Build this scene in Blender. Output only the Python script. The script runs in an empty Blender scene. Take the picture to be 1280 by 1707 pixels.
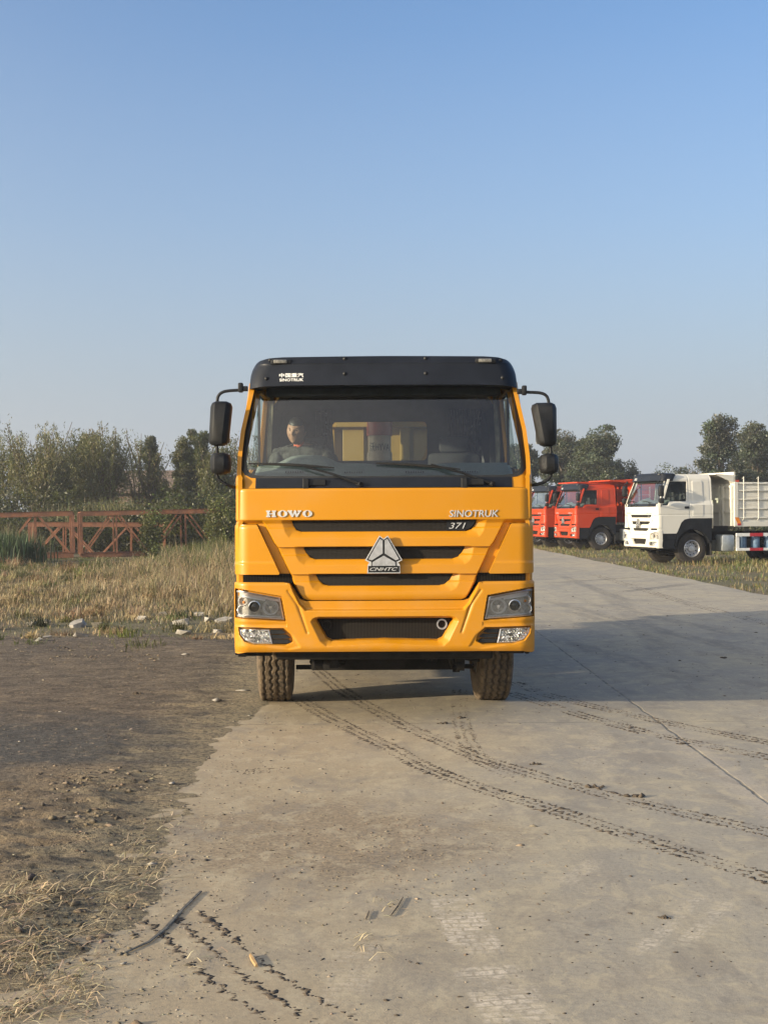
import bpy, bmesh, math, random
import numpy as np
from math import sin, cos, tan, pi, radians, sqrt, atan2
from mathutils import Vector, Matrix, noise as mnoise
from mathutils.geometry import tessellate_polygon

SC = bpy.context.scene
COL = SC.collection
F = 2250.0            # focal length in pixels of the 1280 px wide photo
HZ = 855.0            # horizon row
CH = 1.72             # camera height
HAZE = 0.0008

# ---------------------------------------------------------------- camera
cam = bpy.data.objects.new('camera', bpy.data.cameras.new('camera'))
COL.objects.link(cam)
cam.location = (0, 0, CH)
cam.rotation_euler = (radians(90), radians(0.3), 0)
cam.data.sensor_fit = 'VERTICAL'
cam.data.sensor_height = 36.0
cam.data.lens = F / 1707.0 * 36.0
cam.data.shift_y = (HZ - 853.5) / 1707.0
cam.data.clip_end = 4000
SC.camera = cam

# ---------------------------------------------------------------- light
SUN_EL, SUN_BACK = radians(12.0), radians(25.4)
sd = Vector((-cos(SUN_BACK) * cos(SUN_EL), -sin(SUN_BACK) * cos(SUN_EL), sin(SUN_EL)))
w = bpy.data.worlds.new('World'); SC.world = w; w.use_nodes = True
nt = w.node_tree; nt.nodes.clear()
sky = nt.nodes.new('ShaderNodeTexSky'); sky.sky_type = 'NISHITA'; sky.sun_disc = False
sky.sun_elevation = SUN_EL; sky.sun_rotation = atan2(sd.x, sd.y)
sky.air_density = 1.0; sky.dust_density = 1.0; sky.ozone_density = 4.0; sky.altitude = 0
bg = nt.nodes.new('ShaderNodeBackground'); bg.inputs['Strength'].default_value = 0.12
wo = nt.nodes.new('ShaderNodeOutputWorld')
tcw = nt.nodes.new('ShaderNodeTexCoord'); sxw = nt.nodes.new('ShaderNodeSeparateXYZ'); nt.links.new(tcw.outputs['Generated'], sxw.inputs[0])
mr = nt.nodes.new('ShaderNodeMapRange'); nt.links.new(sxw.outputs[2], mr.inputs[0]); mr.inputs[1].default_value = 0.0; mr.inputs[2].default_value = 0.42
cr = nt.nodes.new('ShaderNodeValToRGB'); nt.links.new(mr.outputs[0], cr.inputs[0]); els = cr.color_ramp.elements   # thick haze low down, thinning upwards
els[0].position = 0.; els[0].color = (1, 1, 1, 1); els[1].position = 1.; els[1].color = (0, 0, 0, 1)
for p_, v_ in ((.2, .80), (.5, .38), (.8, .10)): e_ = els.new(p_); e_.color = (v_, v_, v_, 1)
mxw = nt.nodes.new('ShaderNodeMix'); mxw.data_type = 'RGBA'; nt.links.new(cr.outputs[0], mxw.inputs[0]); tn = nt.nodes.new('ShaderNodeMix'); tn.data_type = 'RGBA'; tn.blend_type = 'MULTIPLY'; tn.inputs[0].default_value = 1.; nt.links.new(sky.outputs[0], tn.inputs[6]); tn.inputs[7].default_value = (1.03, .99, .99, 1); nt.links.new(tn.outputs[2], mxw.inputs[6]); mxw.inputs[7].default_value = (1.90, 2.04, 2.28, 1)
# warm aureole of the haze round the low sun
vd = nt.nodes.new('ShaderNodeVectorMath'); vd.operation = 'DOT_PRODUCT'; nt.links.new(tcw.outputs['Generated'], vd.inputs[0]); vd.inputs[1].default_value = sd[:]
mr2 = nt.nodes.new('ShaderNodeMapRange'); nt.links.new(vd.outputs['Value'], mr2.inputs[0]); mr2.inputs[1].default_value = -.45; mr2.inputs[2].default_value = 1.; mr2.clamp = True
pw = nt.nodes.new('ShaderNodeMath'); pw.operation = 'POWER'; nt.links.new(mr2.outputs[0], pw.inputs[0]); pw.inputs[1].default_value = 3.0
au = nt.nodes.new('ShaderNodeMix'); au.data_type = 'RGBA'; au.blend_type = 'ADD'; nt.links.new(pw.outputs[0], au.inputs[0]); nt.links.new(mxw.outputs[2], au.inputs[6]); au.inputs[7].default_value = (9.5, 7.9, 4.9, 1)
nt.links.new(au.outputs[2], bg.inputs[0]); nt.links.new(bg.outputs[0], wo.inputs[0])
sl = bpy.data.lights.new('sun', 'SUN'); sl.energy = 4.2; sl.angle = radians(1.2); sl.color = (1.0, 0.84, 0.60)
so = bpy.data.objects.new('sun', sl); COL.objects.link(so)
so.rotation_euler = (-sd).to_track_quat('-Z', 'Y').to_euler()
so.location = (-30, -20, 20)
SC.view_settings.view_transform = 'Standard'; SC.view_settings.look = 'None'
SC.view_settings.exposure = 1.0; SC.view_settings.gamma = 1.0
SC.cycles.max_bounces = 8; SC.cycles.transparent_max_bounces = 16
SC.cycles.use_denoising = True
SC.cycles.sample_clamp_indirect = 4.0

# ---------------------------------------------------------------- node helper
class NT:
    def __init__(s, name):
        s.m = bpy.data.materials.new(name); s.m.use_nodes = True
        s.t = s.m.node_tree; s.t.nodes.clear()
        s.out = s.n('ShaderNodeOutputMaterial')
    def n(s, typ, **k):
        x = s.t.nodes.new(typ)
        for a, b in k.items(): setattr(x, a, b)
        return x
    def put(s, sock, v):
        if v is None: return
        if hasattr(v, 'is_linked') or hasattr(v, 'links'): s.t.links.new(v, sock)
        else:
            if hasattr(sock.default_value, '__len__') and not hasattr(v, '__len__'): v = (v,) * len(sock.default_value)
            if hasattr(v, '__len__') and len(v) == 3 and len(sock.default_value) == 4: v = tuple(v) + (1,)
            sock.default_value = v
    def obj(s): return s.n('ShaderNodeTexCoord').outputs['Object']
    def math(s, op, a, b=None, c=None, clamp=False):
        x = s.n('ShaderNodeMath', operation=op, use_clamp=clamp)
        s.put(x.inputs[0], a); s.put(x.inputs[1], b); s.put(x.inputs[2], c)
        return x.outputs[0]
    def xyz(s, v):
        x = s.n('ShaderNodeSeparateXYZ'); s.put(x.inputs[0], v); return x.outputs
    def vec(s, a, b, c):
        x = s.n('ShaderNodeCombineXYZ'); s.put(x.inputs[0], a); s.put(x.inputs[1], b); s.put(x.inputs[2], c); return x.outputs[0]
    def noise(s, scale, detail=4, rough=.55, vec=None, dist=0, col=False):
        x = s.n('ShaderNodeTexNoise'); x.inputs['Scale'].default_value = scale; x.inputs['Detail'].default_value = detail
        x.inputs['Roughness'].default_value = rough; x.inputs['Distortion'].default_value = dist
        s.put(x.inputs['Vector'], vec if vec is not None else s.obj())
        return x.outputs['Color' if col else 'Fac']
    def vor(s, scale, vec=None, feature='F1', out='Distance', rnd=1.0):
        x = s.n('ShaderNodeTexVoronoi', feature=feature); x.inputs['Scale'].default_value = scale
        x.inputs['Randomness'].default_value = rnd
        s.put(x.inputs['Vector'], vec if vec is not None else s.obj()); return x.outputs[out]
    def scale(s, v, sc):
        x = s.n('ShaderNodeMapping'); s.put(x.inputs[0], v); x.inputs['Scale'].default_value = sc; return x.outputs[0]
    def ss(s, v, a, b, lo=0., hi=1.):
        x = s.n('ShaderNodeMapRange', interpolation_type='SMOOTHSTEP'); s.put(x.inputs[0], v)
        x.inputs[1].default_value = a; x.inputs[2].default_value = b; x.inputs[3].default_value = lo; x.inputs[4].default_value = hi
        return x.outputs[0]
    def mix(s, f, a, b, mode='MIX'):
        x = s.n('ShaderNodeMix', data_type='RGBA', blend_type=mode)
        s.put(x.inputs[0], f); s.put(x.inputs[6], a); s.put(x.inputs[7], b); return x.outputs[2]
    def bump(s, h, strength=.5, dist=.01, nrm=None):
        x = s.n('ShaderNodeBump'); x.inputs['Strength'].default_value = strength; x.inputs['Distance'].default_value = dist
        s.put(x.inputs['Height'], h)
        if nrm is not None: s.put(x.inputs['Normal'], nrm)
        return x.outputs[0]
    def pbr(s, color, rough=.6, metal=0., normal=None, **k):
        p = s.n('ShaderNodeBsdfPrincipled')
        s.put(p.inputs['Base Color'], color); s.put(p.inputs['Roughness'], rough); s.put(p.inputs['Metallic'], metal)
        if normal is not None: s.put(p.inputs['Normal'], normal)
        for a, b in k.items(): s.put(p.inputs[a.replace('_', ' ')], b)
        s.t.links.new(p.outputs[0], s.out.inputs[0]); return s.m
    def attr(s, name):
        x = s.n('ShaderNodeAttribute'); x.attribute_name = name; return x.outputs['Color']

def paint(name, c, dirt=.25, rough=.38):
    t = NT(name); o = t.obj()
    n1 = t.noise(2.2, 5, .6, o); n2 = t.noise(45, 3, .6, o)
    z = t.xyz(o)[2]
    low = t.ss(z, 1.4, .5)
    f = t.math('MULTIPLY', t.ss(n1, .42, .75), dirt)
    f = t.math('ADD', f, t.math('MULTIPLY', low, t.math('MULTIPLY', t.ss(t.noise(7, 6, .7, o), .35, .7), dirt * 1.6)), clamp=True)
    dust = tuple(.55 * x + .45 * y for x, y in zip(c, (.42, .33, .22)))
    col = t.mix(f, c, dust)
    spk = t.ss(t.noise(60, 2, .5, t.scale(o, (1, 1, .6))), .76, .82)
    col = t.mix(t.math('MULTIPLY', spk, .35), col, (.12, .09, .06))
    r = t.math('ADD', rough, t.math('MULTIPLY', f, .5))
    wv = t.bump(t.noise(2.6, 2, .5, o), .25, .012)
    return t.pbr(col, r, 0, t.bump(n2, .04, .002, wv), Coat_Weight=.2, Coat_Roughness=.12, Specular_IOR_Level=.35)
def plain(name, c, rough=.6, metal=0., var=.25, sc=12., bump=.15, spec=.5):
    t = NT(name); n = t.noise(sc, 5, .6)
    a = tuple(x * (1 - var) for x in c); b = tuple(min(1, x * (1 + var)) for x in c)
    return t.pbr(t.mix(t.ss(n, .3, .7), a, b), t.math('ADD', rough - .08, t.math('MULTIPLY', n, .16)), metal, t.bump(t.noise(sc * 8, 3), bump, .003), Specular_IOR_Level=spec)
def glass(name, tint=(.86, .92, .90), k=1.9, rough=.015, mul=1.0):
    t = NT(name)
    fr = t.n('ShaderNodeFresnel'); fr.inputs[0].default_value = 1.5
    f = t.math('MULTIPLY', fr.outputs[0], k, clamp=True)
    tr = t.n('ShaderNodeBsdfTransparent'); tr.inputs[0].default_value = tint + (1,)
    gl = t.n('ShaderNodeBsdfGlossy'); gl.inputs['Roughness'].default_value = rough; gl.inputs[0].default_value = (mul, mul, mul, 1)
    df = t.n('ShaderNodeBsdfDiffuse'); df.inputs[0].default_value = (.45, .43, .38, 1)
    mx0 = t.n('ShaderNodeMixShader'); t.put(mx0.inputs[0], t.math('MULTIPLY', t.ss(t.noise(3, 4), .3, .8), .015))
    t.t.links.new(tr.outputs[0], mx0.inputs[1]); t.t.links.new(df.outputs[0], mx0.inputs[2])
    mx = t.n('ShaderNodeMixShader'); t.put(mx.inputs[0], f)
    t.t.links.new(mx0.outputs[0], mx.inputs[1]); t.t.links.new(gl.outputs[0], mx.inputs[2])
    t.t.links.new(mx.outputs[0], t.out.inputs[0]); return t.m

M = {}
M['yellow'] = paint('yellow_paint', (.50, .212, .002), .15)
M['yellow_body'] = paint('yellow_body_paint', (.26, .17, .035), .3)
M['badge'] = plain('plated_badge', (.72, .72, .72), .22, .65, var=.1, sc=60, bump=.05)
M['red'] = paint('red_paint', (.47, .044, .009), .12)
M['cream'] = paint('cream_paint', (.66, .64, .57), .2)
M['grey_paint'] = paint('light_grey_paint', (.50, .51, .50), .3)
M['black_plastic'] = plain('black_plastic', (.012, .013, .015), .5, var=.3, spec=.25)
M['visor'] = plain('visor_plastic', (.010, .0125, .019), .42, var=.2, sc=4, bump=.05, spec=.22)
M['rubber'] = plain('rubber_seal', (.012, .012, .012), .55)
M['black_metal'] = plain('chassis_metal', (.012, .011, .010), .7, var=.7, sc=6, bump=.5, spec=.2)
M['chrome'] = plain('chrome', (.75, .75, .76), .18, 1.0, var=.05, bump=0.02)
M['silver'] = plain('silver_paint', (.55, .55, .56), .35, .75, var=.12, sc=25)
M['reflector'] = plain('lamp_reflector', (.92, .92, .92), .22, .3, var=.12, sc=40, bump=.8)
M['lamp_grey'] = plain('lamp_housing', (.36, .345, .31), .3, 0., var=.35, sc=30)
M['lamp_strip'] = plain('bright_lamp_trim', (.94, .94, .94), .22, 0., var=.05, bump=.05)
M['amber'] = plain('amber_bulb', (.85, .30, .03), .3)
M['dash'] = plain('dashboard_plastic', (.17, .195, .185), .7, var=.12, sc=30)
M['interior'] = plain('cab_lining', (.045, .048, .055), .8, var=.2)
M['seat'] = plain('seat_fabric', (.03, .03, .035), .85)
M['glass'] = glass('windscreen_glass')
M['side_glass'] = glass('side_window_glass', (.78, .86, .82), .45)
M['lens'] = glass('lamp_lens', (.97, .97, .97), 1.6, .02)
M['white'] = plain('white_paint', (.72, .72, .70), .5, var=.08)
M['tape_red'] = plain('red_reflective_tape', (.42, .03, .04), .4)
M['orange_tape'] = plain('orange_reflector', (.70, .22, .02), .35)
M['blue_drum'] = plain('blue_tank', (.10, .17, .27), .5)
M['tank'] = plain('tank_alloy', (.42, .45, .46), .4, .5, var=.12)
M['mirror_glass'] = plain('mirror_glass', (.8, .8, .8), .05, 1.0, var=.02, bump=0)

def mesh_grille():
    t = NT('perforated_grille'); o = t.xyz(t.obj())
    v = t.vec(t.math('MULTIPLY', o[0], 1.), t.math('MULTIPLY', o[2], 1.), 0.)
    d = t.vor(95, v, rnd=.0)
    hole = t.ss(d, .30, .40)
    return t.pbr(t.mix(hole, (.002, .002, .002), (.026, .023, .020)), .6, 0, t.bump(hole, .6, .004), Specular_IOR_Level=.2)
M['grille'] = mesh_grille()
def fin_mesh():
    t = NT('radiator_fins'); o = t.xyz(t.obj())
    s = t.math('SINE', t.math('MULTIPLY', o[0], 520.))
    return t.pbr(t.mix(t.ss(s, -.4, .6), (.002, .002, .002), (.028, .024, .020)), .7, Specular_IOR_Level=.15)
M['fins'] = fin_mesh()
def slat_mat():
    t = NT('slatted_plastic'); o = t.xyz(t.obj())
    s = t.math('SINE', t.math('MULTIPLY', o[0], 260.))
    return t.pbr(t.mix(t.ss(s, -.2, .6), (.001, .001, .001), (.010, .009, .008)), .7, Specular_IOR_Level=.15)
M['slats'] = slat_mat()
def tyre_mat(mud):
    t = NT('muddy_tyre_rubber' if mud else 'tyre_rubber'); o = t.obj()
    n = t.noise(9, 6, .65, o); n2 = t.noise(60, 4, .6, o)
    f = t.math('MULTIPLY', t.ss(n, .22, .6), .88 if mud else .12)
    g = t.attr('groove')
    f2 = t.math('MULTIPLY', f, t.ss(g, 0., 1., 1., .55 if mud else 1.))
    col = t.mix(f2, (.016, .015, .014), t.mix(n2, (.105, .075, .044), (.215, .155, .095)))
    return t.pbr(col, .85, 0, t.bump(n2, .8, .012))
M['tyre_mud'] = tyre_mat(True); M['tyre'] = tyre_mat(False)

# ---------------------------------------------------------------- object helpers
def tag(o, label=None, cat=None, group=None, kind=None):
    if label: o['label'] = label
    if cat: o['category'] = cat
    if group: o['group'] = group
    if kind: o['kind'] = kind
    return o
def empty(name, loc=(0, 0, 0), rz=0., **k):
    o = bpy.data.objects.new(name, None); COL.objects.link(o); o.location = loc; o.rotation_euler = (0, 0, rz)
    return tag(o, **k)
def link_mesh(name, me, mat, parent=None):
    o = bpy.data.objects.new(name, me); COL.objects.link(o)
    me.name = name
    if mat is not None: me.materials.append(M[mat] if isinstance(mat, str) else mat)
    if parent is not None: o.parent = parent
    return o
def np_mesh(V, Fc, smooth=False, col=None):
    """V (n,3), Fc (m,k) array or list of faces"""
    me = bpy.data.meshes.new('m')
    V = np.asarray(V, dtype=np.float32)
    if isinstance(Fc, np.ndarray):
        k = Fc.shape[1]; m = Fc.shape[0]
        me.vertices.add(len(V)); me.vertices.foreach_set('co', V.ravel())
        me.loops.add(m * k); me.loops.foreach_set('vertex_index', Fc.astype(np.int32).ravel())
        me.polygons.add(m); me.polygons.foreach_set('loop_start', np.arange(0, m * k, k, dtype=np.int32))
        try: me.polygons.foreach_set('loop_total', np.full(m, k, dtype=np.int32))
        except Exception: pass
        me.update(calc_edges=True)
    else:
        me.from_pydata([tuple(map(float, v)) for v in V], [], [tuple(int(i) for i in f) for f in Fc])
    if smooth: me.polygons.foreach_set('use_smooth', np.ones(len(me.polygons), dtype=bool))
    if col is not None:
        a = me.color_attributes.new('col', 'FLOAT_COLOR', 'POINT')
        c = np.ones((len(V), 4), dtype=np.float32); c[:, :3] = col; a.data.foreach_set('color', c.ravel())
    me.update(); return me

class MB:
    def __init__(s): s.v = []; s.f = []
    def add(s, vs, fs):
        b = len(s.v); s.v += [tuple(v) for v in vs]; s.f += [tuple(b + i for i in f) for f in fs]; return s
    def box(s, x0, x1, y0, y1, z0, z1, bev=0., mat=None):
        b = min(bev, abs(x1 - x0) * .45, abs(y1 - y0) * .45, abs(z1 - z0) * .45)
        if b <= 0:
            vs = [(x, y, z) for x in (x0, x1) for y in (y0, y1) for z in (z0, z1)]
            fs = [(0, 1, 3, 2), (4, 6, 7, 5), (0, 4, 5, 1), (2, 3, 7, 6), (0, 2, 6, 4), (1, 5, 7, 3)]
        else:
            bm = bmesh.new(); bmesh.ops.create_cube(bm, size=1)
            for v in bm.verts:
                v.co = ((x0 + x1) / 2 + v.co.x * (x1 - x0), (y0 + y1) / 2 + v.co.y * (y1 - y0), (z0 + z1) / 2 + v.co.z * (z1 - z0))
            bmesh.ops.bevel(bm, geom=bm.edges[:], offset=b, segments=2, profile=.5, affect='EDGES')
            bm.verts.index_update(); vs = [v.co[:] for v in bm.verts]; fs = [[v.index for v in f.verts] for f in bm.faces]; bm.free()
        if mat is not None: vs = [(mat @ Vector(v))[:] for v in vs]
        return s.add(vs, fs)
    def tube(s, pts, r, n=10, cap=True):
        pts = [Vector(p) for p in pts]; rs = r if hasattr(r, '__len__') else [r] * len(pts)
        vs = []; fs = []; up = None
        for i, p in enumerate(pts):
            d = (pts[min(i + 1, len(pts) - 1)] - pts[max(i - 1, 0)]).normalized()
            if up is None: up = d.orthogonal().normalized()
            up = (up - d * up.dot(d)); up = up.normalized() if up.length > 1e-6 else d.orthogonal().normalized()
            sdv = d.cross(up)
            for k in range(n):
                a = 2 * pi * k / n; vs.append(p + (up * cos(a) + sdv * sin(a)) * rs[i])
        for i in range(len(pts) - 1):
            for k in range(n):
                k2 = (k + 1) % n; fs.append((i * n + k, i * n + k2, (i + 1) * n + k2, (i + 1) * n + k))
        if cap: fs.append(tuple(range(n))[::-1]); fs.append(tuple((len(pts) - 1) * n + k for k in range(n)))
        return s.add([v[:] for v in vs], fs)
    def lathe(s, prof, c, axis='x', n=32, a0=0., a1=2 * pi, close=False):
        """prof list of (along axis, radius)"""
        full = abs(a1 - a0 - 2 * pi) < 1e-6; m = n if full else n + 1
        vs = []
        for (t, r) in prof:
            for k in range(m):
                a = a0 + (a1 - a0) * k / n
                if axis == 'x': p = (c[0] + t, c[1] + r * cos(a), c[2] + r * sin(a))
                elif axis == 'y': p = (c[0] + r * cos(a), c[1] + t, c[2] + r * sin(a))
                else: p = (c[0] + r * cos(a), c[1] + r * sin(a), c[2] + t)
                vs.append(p)
        fs = []
        L = len(prof)
        for i in range(L - 1 + (1 if close else 0)):
            j = (i + 1) % L
            for k in range(n):
                k2 = (k + 1) % m
                fs.append((i * m + k, i * m + k2, j * m + k2, j * m + k))
        return s.add(vs, fs)
    def prism(s, poly, fn0, fn1):
        """poly of (u,v); fn0/fn1 map (u,v)->xyz for the two ends"""
        n = len(poly); tr = tessellate_polygon([[Vector((p[0], p[1], 0)) for p in poly]])
        vs = [fn0(*p) for p in poly] + [fn1(*p) for p in poly]
        fs = [tuple(t) for t in tr] + [tuple(i + n for i in t[::-1]) for t in tr]
        fs += [(i, (i + 1) % n, (i + 1) % n + n, i + n) for i in range(n)]
        return s.add(vs, fs)
    def build(s, name, mat, parent=None, smooth=False, recalc=True):
        me = bpy.data.meshes.new(name); me.from_pydata(s.v, [], s.f)
        if recalc:
            bm = bmesh.new(); bm.from_mesh(me); bmesh.ops.recalc_face_normals(bm, faces=bm.faces); bm.to_mesh(me); bm.free()
        o = link_mesh(name, me, mat, parent)
        if smooth:
            me.polygons.foreach_set('use_smooth', np.ones(len(me.polygons), dtype=bool))
            me.set_sharp_from_angle(angle=radians(38))
        return o

# ---------------------------------------------------------------- polygons / height fields
def seg_d(P, poly):
    """distance to the polygon outline and nearest point"""
    A = np.asarray(poly, float); B = np.roll(A, -1, 0)
    best = np.full(len(P), 1e9); near = np.zeros_like(P)
    for a, b in zip(A, B):
        d = b - a; L = (d * d).sum()
        if L < 1e-14: continue
        t = np.clip(((P - a) @ d) / L, 0, 1); q = a + t[:, None] * d
        dd = ((P - q) ** 2).sum(1); m = dd < best
        best[m] = dd[m]; near[m] = q[m]
    return np.sqrt(best), near
def inside(P, poly):
    A = np.asarray(poly, float); B = np.roll(A, -1, 0); r = np.zeros(len(P), bool)
    x, y = P[:, 0], P[:, 1]
    for (x0, y0), (x1, y1) in zip(A, B):
        if y0 == y1: continue
        c = ((y0 > y) != (y1 > y)) & (x < (x1 - x0) * (y - y0) / (y1 - y0) + x0); r ^= c
    return r
def sdf(P, poly):
    d, _ = seg_d(P, poly); return np.where(inside(P, poly), -d, d)
def sm(d, w):
    """1 inside (d<0), 0 outside, soft over +-w"""
    t = np.clip((w - d) / (2 * w), 0, 1); return t * t * (3 - 2 * t)
def round_poly(poly, r=.01, n=4):
    out = []; N = len(poly)
    for i in range(N):
        p0, p, p1 = (np.array(poly[(i + k) % N], float) for k in (-1, 0, 1))
        a = p0 - p; b = p1 - p; la = np.linalg.norm(a); lb = np.linalg.norm(b)
        rr = min(r, la * .4, lb * .4); q0 = p + a / la * rr; q1 = p + b / lb * rr
        for k in range(n + 1):
            t = k / n; out.append(tuple((1 - t) ** 2 * q0 + 2 * t * (1 - t) * p + t * t * q1))
    return out
def hf(outline, fn, res, holes=(), rim=None):
    """sheet over a 2-D outline (u,v), mapped to xyz by fn(U,V); rim = vector the edge is folded back by"""
    O = np.asarray(outline, float); lo = O.min(0); hi = O.max(0)
    nx = int((hi[0] - lo[0]) / res) + 3; ny = int((hi[1] - lo[1]) / res) + 3
    us = np.linspace(lo[0] - res, hi[0] + res, nx); vs = np.linspace(lo[1] - res, hi[1] + res, ny)
    U, V = np.meshgrid(us, vs, indexing='ij'); P = np.stack([U.ravel(), V.ravel()], 1)
    C = np.stack([(U[:-1, :-1] + U[1:, 1:]).ravel() / 2, (V[:-1, :-1] + V[1:, 1:]).ravel() / 2], 1)
    k = inside(C, O)
    for h in holes: k &= ~inside(C, h)
    K = k.reshape(nx - 1, ny - 1)
    cnt = np.zeros((nx, ny), int)
    for a in (0, 1):
        for b in (0, 1): cnt[a:nx - 1 + a, b:ny - 1 + b] += K
    bnd = ((cnt > 0) & (cnt < 4)).ravel(); idx = np.nonzero(bnd)[0]
    best = np.full(len(idx), 1e9); q = P[idx].copy()
    for poly in [O] + list(holes):
        d, n = seg_d(P[idx], poly); m = d < best; best[m] = d[m]; q[m] = n[m]
    P[idx] = q
    for poly in [O] + list(holes):
        A = np.asarray(poly)
        for c in A:
            d = ((P[idx] - c) ** 2).sum(1); j = d.argmin()
            if d[j] < (res * .8) ** 2: P[idx[j]] = c
    I = np.arange(nx * ny).reshape(nx, ny)
    f = np.stack([I[:-1, :-1], I[1:, :-1], I[1:, 1:], I[:-1, 1:]], -1).reshape(-1, 4)[k]
    used = np.unique(f); mp = -np.ones(nx * ny, int); mp[used] = np.arange(len(used)); f = mp[f]; P = P[used]
    X = np.stack(fn(P[:, 0], P[:, 1]), 1)
    if rim is not None:
        e = np.concatenate([f[:, [0, 1]], f[:, [1, 2]], f[:, [2, 3]], f[:, [3, 0]]])
        key = np.sort(e, 1); key = key[:, 0] * (len(P) + 1) + key[:, 1]
        uq, inv, c = np.unique(key, return_inverse=True, return_counts=True); be = e[c[inv] == 1]
        bv = np.unique(be); m2 = -np.ones(len(P), int); m2[bv] = len(P) + np.arange(len(bv))
        rv = rim(X[bv]) if callable(rim) else X[bv] + np.asarray(rim)
        X = np.concatenate([X, rv]); f = np.concatenate([f, np.stack([be[:, 1], be[:, 0], m2[be[:, 0]], m2[be[:, 1]]], 1)])
    return X, f
def hf_obj(name, mat, parent, *a, smooth=True, ang=32, **k):
    X, f = hf(*a, **k); me = np_mesh(X, f, smooth); o = link_mesh(name, me, mat, parent)
    if smooth: me.set_sharp_from_angle(angle=radians(ang))
    return o
# ================================================================ the truck (front at y=0, facing -y, ground z=0)
D0 = 11.05; CX = 638.5
def PX(p, yl=.06):
    d = D0 + yl
    return ((p[0] - CX) * d / F, CH + (HZ - p[1]) * d / F)
def full(left): 
    r = [(2 * CX - x, y) for x, y in reversed(left) if abs(x - CX) > .1]
    return list(left) + r
def L(pts, yl=.06): return [PX(p, yl) for p in pts]
def yb(x, xc=1.12, R=.13, bow=.06):
    ax = np.abs(x); y = bow * (ax / 1.25) ** 2
    t = np.clip(ax - xc, 0, R * .995)
    return y + R - np.sqrt(R * R - t * t)

def build_panel(tr, mat):
    out = full([(391, 813.5), (389.5, 866), (396, 873), (427, 873), (464, 957), (480, 957), (487, 972), (496, 989), (503, 998), (512, 1000), (CX, 1000)])
    out = [PX(p) for p in out]
    D = L(full([(435.5, 867), (455, 904), (461, 911.5), (479, 950), (483, 957), (487, 968), (496, 987), (503, 998), (513, 1003), (CX, 1003)]))
    tops = [867.0, 911.5, 957.0]; ends = [911.5, 957.0, 1000.]
    bowl = [full([(466, 840), (467, 868), (471, 879), (473, 887), (480, 896), (CX, 896.5)]),
            full([(487, 890), (489, 914), (492, 928), (497, 936), (505, 941.5), (CX, 941.5)]),
            full([(510, 935), (512, 958), (514, 972), (519, 981), (528, 986), (CX, 986)])]
    slot = [full([(484, 840), (484, 868), (487, 876), (492, 883), (501, 886), (CX, 886)]),
            full([(503, 890), (504, 913), (508, 921), (515, 929), (524, 932), (CX, 932)]),
            full([(523, 935), (524, 958), (529, 967), (537, 974.5), (547, 976.5), (CX, 976.5)])]
    bowl = [L(b) for b in bowl]; slot = [L(b) for b in slot]
    def fn(x, z):
        P = np.stack([x, z], 1); py = HZ - (z - CH) * F / (D0 + .06)
        y = yb(x) + .05
        inD = sm(sdf(P, D), .006)
        lowz = np.clip((py - 866) / 6, 0, 1)
        ch = .05 * (1 - inD) * lowz
        # neck bevel under the bonnet corners
        y = y + ch
        saw = np.zeros_like(x)
        for a, b in zip(tops, ends):
            m = (py >= a) & (py < b + (50 if b == 1000 else 0)); t = np.clip((py - a) / (b - a), 0, 1)
            s = np.where(t < .27, .026, np.where(t < .32, .026 - (t - .27) / .05 * .013, .013 * (1 - (t - .32) / .68)))
            saw = np.where(m, s, saw)
        y = y + saw * inD * lowz
        # extra crease in front of the main band faces
        for k in range(3):
            m = np.clip((py - tops[k] + .6) / 1.2, 0, 1)
            dO, _ = seg_d(P, bowl[k]); dS, _ = seg_d(P, slot[k]); ib = inside(P, bowl[k]); isl = inside(P, slot[k])
            fr = dO / (dO + dS + 1e-6)
            y = y + m * np.where(ib & ~isl, .034 * fr, 0)
            y = y + m * np.where(isl, .034 + .07 * np.clip(dS / .006, 0, 1), 0)
        y = y + .02 * np.clip((py - 990) / 10, 0, 1) ** 2
        y = y + .012 * np.clip((818 - py) / 5, 0, 1) ** 2
        return x, y, z
    p = hf_obj('front_panel', mat, tr, out, fn, .0052, rim=(0, .06, 0))
    # dark mesh behind each slot
    for k in range(3):
        pg = slot[k]; zt = PX((0, tops[k] + .5))[1]
        q = [(x, min(z, zt)) for x, z in pg]
        g = hf_obj('grille', 'grille', tr, q, lambda x, z: (x, yb(x) + .112, z), .02, smooth=False)
    return p

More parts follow.
